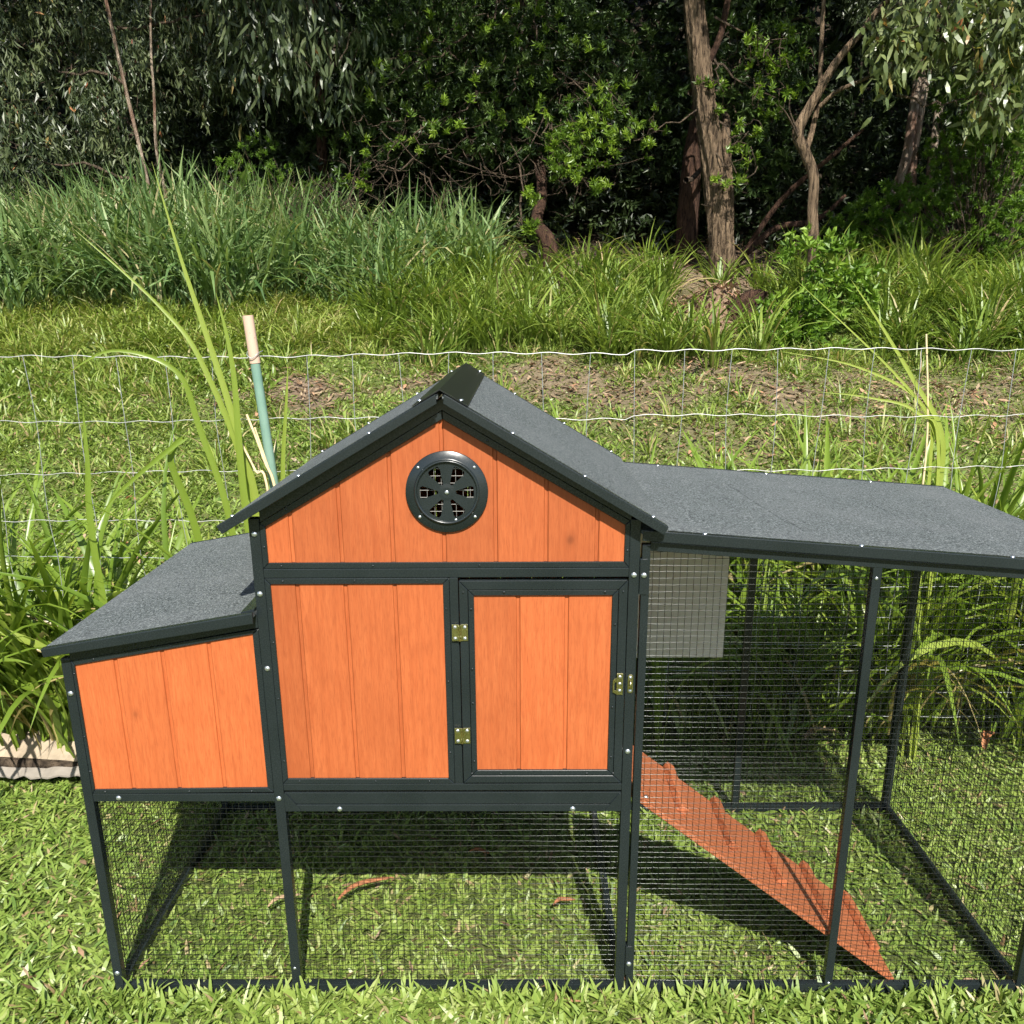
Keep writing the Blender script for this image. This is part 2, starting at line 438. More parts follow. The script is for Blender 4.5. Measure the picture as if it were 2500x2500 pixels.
def bolt_mesh():
    bm = bmesh.new()
    bmesh.ops.create_uvsphere(bm, u_segments=12, v_segments=6, radius=0.0062)
    bmesh.ops.delete(bm, geom=[v for v in bm.verts if v.co.z < -0.0008], context='VERTS')
    for v in bm.verts:
        v.co.z *= 0.62
        if v.co.length < 0.0042 and (abs(v.co.x) < 0.0012 or abs(v.co.y) < 0.0012): v.co.z -= 0.0008
    bmesh.ops.rotate(bm, verts=bm.verts[:], cent=(0, 0, 0), matrix=Matrix.Rotation(math.pi / 2, 3, 'X'))
    me = bpy.data.meshes.new('bolt'); bm.to_mesh(me); bm.free()
    me.polygons.foreach_set('use_smooth', np.full(len(me.polygons), True))
    me.materials.append(ZINC)
    return me
BOLT = bolt_mesh()
RIVET = BOLT.copy(); RIVET.name = 'rivet'; RIVET.materials.clear(); RIVET.materials.append(PAINT)
SCREW = BOLT.copy(); SCREW.name = 'screw'
def fix(name, me, loc, parent, s=1.0, rot=(0, 0, 0)):
    o = bpy.data.objects.new(name, me); o.location = loc; o.scale = (s, s, s); o.rotation_euler = rot
    return link(o, parent)

# --- posts and beams of the front
PT = 0.022
def post(x0, x1, y0, y1, z1, z0=GB): return box('post', x0, x1, y0, y1, z0, z1, PAINT, coop)
post(-0.431, -0.410, 0.0, 0.021, 0.845)                  # nest, front
post(-0.431, -0.410, DEPTH - .021, DEPTH, 0.845)         # nest, back
post(0.0, PT, 0.0, PT, 1.150)                            # house, front left
post(0.7785, 0.800, 0.0, PT, 1.145)                      # house, front right
post(0.0, PT, DEPTH - PT, DEPTH, 1.150)
post(0.7785, 0.800, DEPTH - PT, DEPTH, 1.145)
post(0.8045, 0.8215, 0.0, 0.020, 1.092)                  # run, front left
post(1.281, 1.3000, 0.001, 0.020, 1.046)                 # run, front middle
post(1.739, 1.759, 0.0, 0.020, 1.012)                    # run, front right
post(1.243, 1.266, DEPTH - .021, DEPTH, 1.050)           # run, back middle
post(1.736, 1.759, DEPTH - .020, DEPTH, 1.012)           # run, back right
post(0.4065, 0.4245, 0.002, PT, 1.0225, 0.5425)          # between panel and door
def beam(x0, x1, y0, y1, z0, z1, p=None): return box('beam', x0, x1, y0, y1, z0, z1, PAINT, p or coop)
beam(PT, 0.7785, 0.001, PT, 1.0230, 1.0430)              # below the gable
beam(PT, 0.7785, 0.001, PT, 0.5250, 0.5420)              # sill of the house
beam(PT + .0005, 0.7780, 0.002, PT, 0.4905, 0.5195)      # lower rail pair
beam(PT, 0.7785, 0.0005, PT - .001, 0.4720, 0.4893)
for sx, x in ((1, PT + .0005), (-1, 0.778)):
    o = prism_xz('gusset', [(x, 0.518), (x, 0.4735), (x + sx * 0.034, 0.4735), (x + sx * .034, .478), (x + sx * 0.004, .518)], -0.0015, 0.0015, PAINT, coop, 0.0006)
beam(-0.410, 0.0, 0.001, 0.020, 0.4975, 0.5175)          # nest floor rail
for y in (0.0, DEPTH - .02):                             # bottom rails on the grass
    beam(-0.410, 0.0, y + .001, y + .019, -.026, -.003)
    beam(PT, 0.7785, y + .001, y + .019, -.026, -.003)
    beam(0.8215, 1.739, y + .0015, y + .0185, -.026, -.002)
for x in (-0.4305, 0.7805, 1.7395):
    beam(x, x + .019, 0.021, DEPTH - .021, -.026, -.0025)
beam(-0.4305, -0.4115, 0.0205, DEPTH - .0205, 0.497, 0.5165)
beam(-0.410, 0.0, DEPTH - .02, DEPTH - .001, 0.4975, 0.5175)
beam(PT, 0.7785, DEPTH - PT, DEPTH - .001, 0.472, 0.5195)
# run top rails follow the sloping roof
def rz(x): return 1.119 - 0.0815 * (x - 0.856)
for y0 in (0.0005, DEPTH - .0205):
    prism_xz('beam', [(0.8215, rz(.8215) - .043), (1.759, rz(1.759) - .043), (1.759, rz(1.759) - .0235), (0.8215, rz(.8215) - .0235)], y0, y0 + .0195, PAINT, coop)
prism_xz('beam', [(1.739, rz(1.74) - .043), (1.759, rz(1.759) - .043), (1.759, rz(1.759) - .0235), (1.739, rz(1.739) - .0235)], .021, DEPTH - .021, PAINT, coop)
# sleeves tying run post to house post
for z0, z1 in ((0.985, 1.062), (0.028, 0.108)):
    box('bracket', 0.8008, 0.8165, -0.0022, 0.018, z0, z1, PAINT, coop, 0.001)

# --- bolts seen on the front
for x, z in ((0.0105, 1.118), (0.0105, 0.989), (0.0115, 0.821), (-0.421, 0.764), (-0.352, 0.507), (0.010, 0.506), (0.145, 0.479), (0.670, 0.479), (0.789, 1.0275), (0.8095, 1.0275), (0.789, 0.622), (0.0095, 0.045), (-0.4205, 0.030), (0.8095, 0.060), (1.2895, 1.018), (1.2905, 0.002)):
    s = 0.62 if abs(z - 0.045) < .001 or x > 1.2 else 1.0
    yy = -0.0022 if abs(x - .8095) < .001 else (0.001 if x > 1.2 or z == 0.507 else 0.0)
    fix('bolt', BOLT, (x, yy - 0.0004, z), coop, s)

# --- mitred trims with planks behind
def trim(name, inner, wl, wr, wb, wt, y0, y1, parent):
    """inner: four corners (x,z) BL BR TR TL; widths of the strips"""
    (a, b, c, d) = inner
    outer = [(a[0] - wl, a[1] - wb), (b[0] + wr, b[1] - wb), (c[0] + wr, c[1] + wt), (d[0] - wl, d[1] + wt)]
    bm = bmesh.new()
    inn = [a, b, c, d]
    for i in range(4):
        j = (i + 1) % 4
        g = 0.0005
        P = [outer[i], outer[j], inn[j], inn[i]]
        cx = sum(p[0] for p in P) / 4; cz = sum(p[1] for p in P) / 4
        P = [(p[0] + (cx - p[0]) * 0.003, p[1] + (cz - p[1]) * 0.003) for p in P]
        lo = [bm.verts.new((p[0], y0, p[1])) for p in P]; hi = [bm.verts.new((p[0], y1, p[1])) for p in P]
        bm.faces.new(lo); bm.faces.new(hi[::-1])
        for k in range(4): bm.faces.new([lo[k], hi[k], hi[(k + 1) % 4], lo[(k + 1) % 4]])
    bevel(bm, 0.001, 1)
    return bm_obj(name, bm, PAINT, parent)

def plank(x0, x1, zb, zt, yf, parent, mat=WOOD, hole=None, last=False, thick=0.009):
    """one tongue-and-groove board; zb, zt are functions of x"""
    if last: prof = [(x0, .0015), (x0 + .0015, 0.0), (x1, 0.0)]
    else: prof = [(x0, .0015), (x0 + .0015, 0.0), (x1 - .0085, 0.0), (x1 - .0070, .0030), (x1 - .0008, .0030), (x1 - .0002, .0042)]
    def yat(x):
        for (xa, ya), (xb, yb) in zip(prof[:-1], prof[1:]):
            if xa - 1e-9 <= x <= xb + 1e-9: return yf + ya + (yb - ya) * (x - xa) / max(1e-9, xb - xa)
        return yf + prof[-1][1]
    xs = [p[0] for p in prof]
    if hole:
        cx, cz, r = hole
        for k in range(25):
            xx = cx + r * math.cos(math.pi * k / 24)
            if x0 + .002 < xx < x1 - .0002: xs.append(xx)
    xs = sorted(set(round(x, 6) for x in xs))
    bm = bmesh.new()
    def slab(xa, xb, za0, zb0, za1, zb1):
        add_hex(bm, [(xa, yat(xa), za0), (xb, yat(xb), zb0), (xb, yf + thick, zb0), (xa, yf + thick, za0), (xa, yat(xa), za1), (xb, yat(xb), zb1), (xb, yf + thick, zb1), (xa, yf + thick, za1)])
    for xa, xb in zip(xs[:-1], xs[1:]):
        if xb - xa < 1e-6: continue
        xm = (xa + xb) / 2
        if hole and abs(xm - cx) < r:
            ha = math.sqrt(max(0, r * r - (xa - cx) ** 2)); hb = math.sqrt(max(0, r * r - (xb - cx) ** 2))
            slab(xa, xb, zb(xa), zb(xb), cz - ha, cz - hb)
            slab(xa, xb, cz + ha, cz + hb, zt(xa), zt(xb))
        else:
            slab(xa, xb, zb(xa), zb(xb), zt(xa), zt(xb))
    bmesh.ops.remove_doubles(bm, verts=bm.verts[:], dist=1e-6)
    return bm_obj('plank', bm, mat, parent)

def rivets(pts, parent, y):
    for x, z in pts: fix('rivet', RIVET, (x, y, z), parent, 0.42)

# nest front
NI = [(-0.403, 0.5285), (-0.0135, 0.533), (-0.0135, 0.8990), (-0.403, 0.8290)]
nest = trim('nest_panel_trim', NI, .0065, .0130, .011, .012, 0.0, 0.010, coop)
def nzt(x): return 0.829 + (x + 0.403) * 0.18 + 0.004
for xa, xb in ((-0.407, -0.312), (-0.312, -0.209), (-0.209, -0.107), (-0.107, -0.0095)):
    plank(xa, xb, lambda x: 0.523, nzt, 0.0045, nest, last=(xb > -.02))
rivets([(-.4065, .81), (-.4065, .66), (-.4065, .575), (-.38, .523), (-.19, .524), (-.05, .5245), (-.36, .8435), (-.19, .8740)], nest, -.0003)
# house left panel
PI = [(0.034, 0.5555), (0.393, 0.5555), (0.393, 1.0095), (0.034, 1.0095)]
lp = trim('wall_panel_trim', PI, .0118, .0132, .0130, .0128, 0.0, 0.010, coop)
for xa, xb in ((0.030, 0.092), (0.092, 0.193), (0.193, 0.296), (0.296, 0.397)):
    plank(xa, xb, lambda x: 0.551, lambda x: 1.014, 0.0045, lp, last=(xb > .39))
rivets([(.029, z) for z in (.60, .75, .88, .955)] + [(.399, z) for z in (.62, .79, .955)] + [(x, .549) for x in (.06, .23, .35)] + [(x, 1.0165) for x in (.06, .21, .36)], lp, -.0003)
# gable
def gl(x): return 1.3485 - 0.588 * abs(x - 0.402)
gp = None
bm = bmesh.new()
gi = [(0.034, 1.056), (0.768, 1.056), (0.768, gl(.768)), (0.402, gl(.402)), (0.034, gl(.034))]
go = [(0.0222, 1.0435), (0.7783, 1.0435), (0.7783, gl(.7783) + .0150), (0.402, gl(.402) + .0175), (0.0222, gl(.0222) + .0150)]
for i in range(5):
    j = (i + 1) % 5
    P = [go[i], go[j], gi[j], gi[i]]
    cx = sum(p[0] for p in P) / 4; cz = sum(p[1] for p in P) / 4
    P = [(p[0] + (cx - p[0]) * 0.002, p[1] + (cz - p[1]) * 0.002) for p in P]
    lo = [bm.verts.new((p[0], 0.0, p[1])) for p in P]; hi = [bm.verts.new((p[0], 0.010, p[1])) for p in P]
    bm.faces.new(lo); bm.faces.new(hi[::-1])
    for k in range(4): bm.faces.new([lo[k], hi[k], hi[(k + 1) % 4], lo[(k + 1) % 4]])
bevel(bm, 0.001, 1)
gp = bm_obj('gable_panel_trim', bm, PAINT, coop)
VC = (0.407, 1.203)
gxs = [0.030, 0.089, 0.190, 0.296, 0.402, 0.508, 0.611, 0.715, 0.772]
for i, (xa, xb) in enumerate(zip(gxs[:-1], gxs[1:])):
    plank(xa, xb, lambda x: 1.050, lambda x: gl(x) + 0.006, 0.0045, gp, hole=(VC[0], VC[1], 0.064), last=(i == 7))
rivets([(x, 1.0495) for x in (.06, .25, .47, .72)] + [(x, gl(x) + .009) for x in (.08, .19, .32, .49, .60, .72)] + [(.0285, 1.09), (.7735, 1.08)], gp, -.0003)
for s in (-1, 1):                                         # rafters behind the fascia
    xe = 0.402 + s * 0.378
    prism_xz('rafter', [(0.402, gl(.402) + .0180), (0.402, gl(.402) + .040), (xe, gl(xe) + .040), (xe, gl(xe) + .0160)], 0.001, 0.020, PAINT, coop, 0.0)

# --- door
DI = [(0.4572, 0.5767), (0.7457, 0.5767), (0.7457, 0.9838), (0.4572, 0.9838)]
door = trim('door', [(.4445, .5640), (.7590, .5640), (.7590, .9970), (.4445, .9970)], .0180, .0180, .0180, .0200, -0.003, 0.016, coop)
tag(door, 'hinged door of three orange planks in a black frame')
trim('door_trim', DI, .0120, .0125, .0120, .0125, -0.0018, 0.010, door)
for xa, xb in ((0.453, 0.553), (0.553, 0.655), (0.655, 0.750)):
    plank(xa, xb, lambda x: 0.572, lambda x: 0.989, 0.0035, door, last=(xb > .74))
rivets([(.4510, z) for z in (.60, .74, .82, .955)] + [(.7525, z) for z in (.61, .73, .92)] + [(x, .5695) for x in (.445, .51, .70, .758)] + [(x, .9920) for x in (.435, .52, .73, .768)], door, -.0033)

def hinge(zc):
    h = box('hinge', 0.4095, 0.4245, -0.0050, -0.0033, zc - .0185, zc + .0185, BRASS, door, 0.0005)
    box('hinge_leaf', 0.4285, 0.4435, -0.0050, -0.0033, zc - .0185, zc + .0185, BRASS, h, 0.0005)
    for k in range(5):
        z0 = zc - .0185 + k * .0074
        V, Q = tube_arrays([(0.4265, -.0056, z0 + .0003), (0.4265, -.0056, z0 + .0070)], .0028, 10)
        obj('hinge_knuckle', np_mesh('hinge_knuckle', V, Q, smooth=True), BRASS, h)
    for x in (0.4165, 0.4370):
        for z in (zc - .0125, zc + .0125): fix('screw', SCREW, (x, -.0052, z), h, 0.66)
hinge(0.903); hinge(0.663)
latch = box('latch', 0.7595, 0.7730, -.0052, -.0034, 0.7600, 0.8090, BRASS, door, 0.0006)
for i in range(3): fix('screw', SCREW, (.7662, -.0055, .770 + .0160 * i), latch, 0.62)
prism_xz('latch_bar', [(.7515, .766), (.7595, .762), (.7595, .769), (.7550, .772), (.7550, .788), (.7595, .791), (.7595, .799), (.7535, .797), (.7510, .792)], -.0060, -.0040, BRASS, latch, 0.0004)
keep = prism_xz('latch_keeper', [(.7835, .765), (.786, .7625), (.7925, .7625), (.795, .765), (.795, .802), (.7925, .8045), (.786, .8045), (.7835, .802)], -.0020, -.0002, BRASS, coop, 0.0005)
V, Q = tube_arrays([(.789, -.002, .775), (.789, -.008, .777), (.789, -.009, .783), (.789, -.008, .789), (.789, -.002, .791)], .0022, 8)
obj('latch_loop', np_mesh('latch_loop', V, Q, smooth=True), BRASS, keep)
for z in (.768, .799): fix('screw', SCREW, (.789, -.0022, z), keep, 0.6)

# --- round vent
def lathe_y(name, prof, cx, cz, mat, parent, seg=64):
    V, Q = [], []
    n = len(prof)
    for k in range(seg):
        a = 2 * math.pi * k / seg
        for r, y in prof: V.append((cx + r * math.cos(a), y, cz + r * math.sin(a)))
    for k in range(seg):
        for i in range(n - 1):
            Q.append((k * n + i, k * n + i + 1, ((k + 1) % seg) * n + i + 1, ((k + 1) % seg) * n + i))
    me = np_mesh(name, V, Q, smooth=True)
    return obj(name, me, mat, parent)
vent = lathe_y('vent', [(.0830, .0045), (.0832, -.0005), (.0825, -.0014), (.0680, -.0018), (.0660, -.0030), (.0645, -.0062), (.0630, -.0068), (.0610, -.0060), (.0596, -.0030), (.0590, .0040)], VC[0], VC[1], PAINT, coop)
vent['label'] = 'round dark metal vent with six petal shaped slots'
# shutter: polar grid with six tapering slots
bm = bmesh.new()
rr = [0.004, .010, .0175, .020, .030, .040, .050, .0535, .0548, .0605]
def halfang(r):
    if r < .0170 or r > .0550: return None
    w = .0026 + (r - .0175) * .320
    if r > .0530: w -= .0030
    if r < .0180: w -= .0008
    return w / r
NA = 14
ring = []
for r in rr:
    ha = halfang(r) or (halfang(.0175) if r < .0175 else halfang(.0548))
    row = []
    for s in range(6):
        c0 = math.radians(60 * s)
        ts = [-ha, -ha * .33, ha * .33, ha]
        rest = math.radians(60) - 2 * ha
        ts += [ha + rest * q / 6 for q in range(1, 6)]
        row += [c0 + t for t in ts]
    ring.append([bm.verts.new((VC[0] + r * math.cos(a), -.0020 - (.0008 if r < .012 else 0), VC[1] + r * math.sin(a))) for a in row])
npr = len(ring[0])
for i in range(len(rr) - 1):
    slot = rr[i] >= .0174 and rr[i + 1] <= .0549
    for k in range(npr):
        if slot and (k % 9) < 3: continue
        bm.faces.new([ring[i][k], ring[i + 1][k], ring[i + 1][(k + 1) % npr], ring[i][(k + 1) % npr]])
bmesh.ops.recalc_face_normals(bm, faces=bm.faces[:])
ret = bmesh.ops.solidify(bm, geom=bm.faces[:], thickness=0.0012)
bm_obj('vent_shutter', bm, PAINT, vent)
S = Soup()
for k in range(-4, 5):
    c = k * .0145 + .0035
    h = math.sqrt(max(0, .058 ** 2 - c ** 2))
    if h > .005:
        for p in ([(VC[0] - h, .003, VC[1] + c), (VC[0] + h, .003, VC[1] + c)], [(VC[0] + c, .0045, VC[1] - h), (VC[0] + c, .0045, VC[1] + h)]):
            S.add(*tube_arrays(p, .00042, 5))
tag(obj('vent_screen', S.mesh('vent_screen', True), SCREEN, vent))
for a in (42, 138, 222, 318): fix('screw', SCREW, (VC[0] + .0755 * math.cos(math.radians(a)), -.0018, VC[1] + .0755 * math.sin(math.radians(a))), vent, 0.55)
fix('vent_pin', SCREW, (VC[0], -.0030, VC[1]), vent, 0.75)
fix('vent_knob', SCREW, (VC[0] + .017, -.0022, VC[1] - .0570), vent, 0.55)

# --- house walls that close the box (sides, back, floor)
hx0, hx1, hy0, hy1 = 0.004, 0.796, PT + .001, DEPTH - PT - .001
box('house_floor', hx0, hx1, hy0 - .01, DEPTH - .004, 0.5200, 0.5245, DARKWOOD, coop, 0)
for xw in (hx0, 0.788):
    n = 7
    for k in range(n):
        ya = hy0 + (hy1 - hy0) * k / n; yb = hy0 + (hy1 - hy0) * (k + 1) / n
        if xw > .5 and k in (0, 1, 2):                     # pop hole above the ramp
            box('side_plank', xw, xw + .008, ya, yb - .002, 0.86, 1.130, WOOD, coop, 0.0006)
        else:
            box('side_plank', xw, xw + .008, ya, yb - .002, 0.526, 1.130, WOOD, coop, 0.0006)
for k in range(8):
    xa, xb = 0.024 + k * .0942, 0.024 + (k + 1) * .0942 - .002
    prism_xz('back_plank', [(xa, .526), (xb, .526), (xb, gl(xb) + .012), (.402, gl(.402) + .012), (xa, gl(xa) + .012)] if xa < .402 < xb else [(xa, .526), (xb, .526), (xb, gl(xb) + .012), (xa, gl(xa) + .012)], DEPTH - .012, DEPTH - .004, WOOD, coop, 0.0006)
for k in range(4):
    xa, xb = -0.408 + k * .102, -0.408 + (k + 1) * .102 - .002
    prism_xz('back_plank', [(xa, .519), (xb, .519), (xb, nzt(xb)), (xa, nzt(xa))], DEPTH - .012, DEPTH - .004, WOOD, coop, 0.0006)
for k in range(7):
    ya = .022 + k * .111; yb = min(ya + .109, DEPTH - .022)
    box('side_plank', -0.4265, -0.4185, ya, yb, 0.518, 0.838, WOOD, coop, 0.0006)
box('nest_floor', -.4175, -.001, .012, DEPTH - .013, .5178, .5225, DARKWOOD, coop, 0)

# --- roofs
RY0, RY1 = -0.040, 0.815
def roof_slab(name, xa, za, xb, zb, y0, y1, th, mat, parent, ny=1):
    bm = bmesh.new()
    add_hex(bm, [(xa, y0, za - th), (xb, y0, zb - th), (xb, y1, zb - th), (xa, y1, za - th), (xa, y0, za), (xb, y0, zb), (xb, y1, zb), (xa, y1, za)])
    return bm_obj(name, bm, mat, parent)
AP = (0.402, 1.4050)
for s, (xe, ze) in ((-1, (-0.0495, 1.1430)), (1, (0.8480, 1.1375))):
    xi = AP[0] + s * 0.004
    zi = AP[1] - 0.0030
    sl = roof_slab('roof_slope', min(xi, xe), zi if xi < xe else ze, max(xi, xe), ze if xe > xi else zi, RY0 + .004, RY1, 0.010, FELT, coop)
    dx, dz = xe - xi, ze - zi; L = math.hypot(dx, dz); nxv, nzv = (-dz / L) * s, (dx / L) * s
    if nzv < 0: nxv, nzv = -nxv, -nzv
    for yy in (RY0 - .003, RY1 + .0005):                 # verge trims front and back: lip on top and a face
        b = 0.0185
        P = [(xi + s * .004, zi + .0012 - .004 * .6), (xe + s * .0012, ze + .0012), (xe + s * .0012 - nxv * b, ze + .0012 - nzv * b), (xi + s * .004 - nxv * b * .2, zi - b * 1.05)]
        f = prism_xz('verge_trim', P, yy, yy + .0060, PAINT, sl, 0.0012)
    P = [(xi + s * .012, zi + .0010 - .012 * .58), (xe, ze + .0010), (xe, ze + .0030), (xi + s * .012, zi + .0028 - .012 * .58)]
    prism_xz('verge_lip', P, RY0 - .001, RY0 + .012, PAINT, sl, 0.0004)
    for t in (0.30, 0.62, 0.93):
        for yy in (RY0 + .007, RY1 - .010):
            fix('screw', SCREW, (xi + dx * t + nxv * .003, yy, zi + dz * t + nzv * .003), sl, 0.75, (-math.pi / 2, 0, 0))
cw = 0.0530
bm = bmesh.new()
capz = AP[1] + .0055
prof = [(AP[0] - cw, capz - cw * .585), (AP[0], capz), (AP[0] + cw, capz - cw * .585), (AP[0] + cw, capz - cw * .585 - .0022), (AP[0], capz - .0024), (AP[0] - cw, capz - cw * .585 - .0022)]
a = [bm.verts.new((x, RY0 - .004, z)) for x, z in prof]; b = [bm.verts.new((x, RY1 + .004, z)) for x, z in prof]
for i in range(6): bm.faces.new([a[i], b[i], b[(i + 1) % 6], a[(i + 1) % 6]])
bm.faces.new([a[0], a[1], a[4], a[5]]); bm.faces.new([a[1], a[2], a[3], a[4]]); bm.faces.new([b[0], b[1], b[4], b[5]]); bm.faces.new([b[1], b[2], b[3], b[4]])
cap = bm_obj('ridge_cap', bm, CAP, coop)
for s in (-1, 1):
    for yy in (RY0 + .010, RY1 - .012):
        fix('screw', SCREW, (AP[0] + s * .0400, yy, capz - .0400 * .585 + .0008), cap, 0.8, (-math.pi / 2, 0, 0))

# nest lid
NZ = lambda x: 0.954 + (x - 0.0) * 0.1735
lid = roof_slab('nest_lid', -0.4535, NZ(-.4535) + .0005, -0.0015, NZ(-.0015) + .0005, -0.020, 0.850, .010, FELT, coop)
for yy in (-.0275, .8505):
    prism_xz('lid_trim', [(-.4550, NZ(-.455) + .002), (-.0012, NZ(-.001) + .002), (-.0012, NZ(-.001) - .0215), (-.4510, NZ(-.451) - .0175)], yy, yy + .0070, PAINT, lid, 0.0016)
prism_xz('lid_trim', [(-.4545, NZ(-.4545) + .0022), (-.0015, NZ(-.0015) + .0022), (-.0015, NZ(-.0015) + .0012), (-.4545, NZ(-.4545) + .0012)], -.0270, -.0120, PAINT, lid, 0.0003)
prism_xz('lid_strip', [(-.0300, NZ(-.03) + .001), (-.0012, NZ(-.0012) + .001), (-.0012, NZ(-.0012) + .0060), (-.0300, NZ(-.03) + .0040)], -.0115, .849, PAINT, lid, 0.0006)
prism_xz('beam', [(-.410, nzt(-.41) + .0085), (-.0005, nzt(-.0005) + .0085), (-.0005, NZ(-.0005) - .0105), (-.410, NZ(-.41) - .0105)], .0005, .019, PAINT, coop, 0.0)

# run roof
rr_ = roof_slab('run_roof', 0.8010, rz(.801), 1.8150, rz(1.815), -0.004, 0.850, .008, FELT, coop)
for yy in (-.0120, .8505):
    prism_xz('roof_trim', [(.803, rz(.803) + .0018), (1.8165, rz(1.8165) + .0018), (1.8165, rz(1.8165) - .0205), (.803, rz(.803) - .0205)], yy, yy + .0075, PAINT, rr_, 0.0014)
prism_xz('roof_trim', [(.8255, rz(.8255) + .0020), (1.816, rz(1.816) + .0020), (1.816, rz(1.816) + .0009), (.8255, rz(.8255) + .0009)], -.0115, .0040, PAINT, rr_, 0.0003)
for x in (.93, 1.25, 1.56):
    fix('screw', SCREW, (x, -.002, rz(x) + .0022), rr_, 0.8, (-math.pi / 2, 0, 0))
    fix('screw', SCREW, (x + .03, .838, rz(x + .03) + .0010), rr_, 0.8, (-math.pi / 2, 0, 0))

for x0, x1, ya, yb in ((1.115, 1.150, .60, .16), (1.128, 1.165, .42, .10), (1.455, 1.480, .52, .18)):
    V, Q = tube_arrays([(x0 + (x1 - x0) * t + .002 * math.sin(9 * t), ya + (yb - ya) * t, rz(x0 + (x1 - x0) * t) - .0006) for t in np.linspace(0, 1, 14)], .0021, 8)
    obj('felt_fold', np_mesh('felt_fold', V, Q, smooth=True), FELT, rr_)
# --- wire mesh panels
SP = 0.0143
def mesh_panel(name, axis, a0, a1, z0, z1fn, pos, r=0.00062):
    S = Soup()
    n = int((a1 - a0) / SP)
    def P(a, z, off):
        j = pos + off
        return (a, j, z) if axis == 'x' else (j, a, z)
    zmax = max(z1fn(a0), z1fn(a1))
    for k in range(n + 1):
        a_ = a0 + (k + .5) * SP
        if a_ > a1: break
        zt = z1fn(a_)
        zz = np.linspace(z0, zt, 7)
        wob = .0007 * np.sin(zz * 9 + k * .7)
        S.add(*tube_arrays([P(a_ + w * .6, z, w) for z, w in zip(zz, wob)], r, 6))
    m = int((zmax - z0) / SP)
    for k in range(m + 1):
        z = z0 + (k + .35) * SP
        b0, b1 = a0, a1
        if z > min(z1fn(a0), z1fn(a1)):
            aa = [q for q in np.linspace(a0, a1, 60) if z1fn(q) > z]
            if len(aa) < 2: continue
            b0, b1 = min(aa), max(aa)
        q = np.linspace(b0, b1, max(3, int((b1 - b0) / .05)))
        w1 = .0010 * np.sin(q * 11 + k * 1.3) + .0005 * np.sin(q * 37 + k * 2.1)
        S.add(*tube_arrays([P(t, z + w * .5, .0016 + w) for t, w in zip(q, w1)], r, 6))
    o = obj(name, S.mesh(name, True), WIRE, coop)
    o['kind'] = 'stuff'
    return o
mesh_panel('wire_mesh', 'x', -0.409, -0.001, -.004, lambda x: .499, .012)
mesh_panel('wire_mesh', 'x', 0.023, 0.778, -.004, lambda x: .474, .012)
mesh_panel('wire_mesh', 'x', 0.822, 1.281, -.004, lambda x: rz(x) - .042, .010)
mesh_panel('wire_mesh', 'x', 1.300, 1.739, -.004, lambda x: rz(x) - .042, .010)
mesh_panel('wire_mesh', 'y', 0.021, DEPTH - .021, -.004, lambda y: .499, -.420)
mesh_panel('wire_mesh', 'y', 0.021, DEPTH - .021, -.004, lambda y: rz(1.75) - .042, 1.749)
mesh_panel('wire_mesh', 'x', -0.409, 0.001, -.004, lambda x: .499, DEPTH - .012)
mesh_panel('wire_mesh', 'x', 0.023, 0.778, -.004, lambda x: .474, DEPTH - .012)
mesh_panel('wire_mesh', 'x', 0.822, 1.243, -.004, lambda x: rz(x) - .042, DEPTH - .012)
mesh_panel('wire_mesh', 'x', 1.266, 1.736, -.004, lambda x: rz(x) - .042, DEPTH - .012)
# grey panel hung on the inside of the back mesh
wp = box('weather_panel', 0.812, 1.180, DEPTH - .020, DEPTH - .015, 0.518, 1.040, PANELG, coop, 0.001)
wp['label'] = 'pale grey weather panel at the back of the run'

# --- ramp with cleats
def ramp_pt(t, y, h=0.0):
    x0, z0, x1, z1 = 0.8085, 0.506, 1.458, -0.005
    L = math.hypot(x1 - x0, z1 - z0); ux, uz = (x1 - x0) / L, (z1 - z0) / L
    return (x0 + ux * t * L - uz * h, y, z0 + uz * t * L + ux * h)
RYA, RYB = 0.022, 0.302
bm = bmesh.new()
th = .012
add_hex(bm, [ramp_pt(0, RYA, -th), ramp_pt(1, RYA, -th), ramp_pt(1, RYB, -th), ramp_pt(0, RYB, -th), ramp_pt(0, RYA), ramp_pt(1, RYA), ramp_pt(1, RYB), ramp_pt(0, RYB)])
bevel(bm, .0015, 1)
ramp = bm_obj('ramp', bm, RAMPW, coop)
ramp['label'] = 'orange wooden ramp with cross cleats leading down into the run'
for t in (0.190, 0.385, 0.580, 0.770, 0.955):
    bm = bmesh.new()
    d = .016
    ya, yb = RYA + .072, RYB + .004
    add_hex(bm, [ramp_pt(t - d, ya, 0.0004), ramp_pt(t + d, ya, 0.0004), ramp_pt(t + d, yb, 0.0004), ramp_pt(t - d, yb, 0.0004), ramp_pt(t - d * .9, ya, .018), ramp_pt(t + d * .9, ya, .018), ramp_pt(t + d * .9, yb, .018), ramp_pt(t - d * .9, yb, .018)])
    bevel(bm, .0015, 1)
    bm_obj('cleat', bm, RAMPW, ramp)
for t, y in ((.035, RYB - .02), (.05, RYA + .025)):
    fix('screw', SCREW, ramp_pt(t, y, .0008), ramp, .9, (-math.pi / 2, math.radians(38), 0))
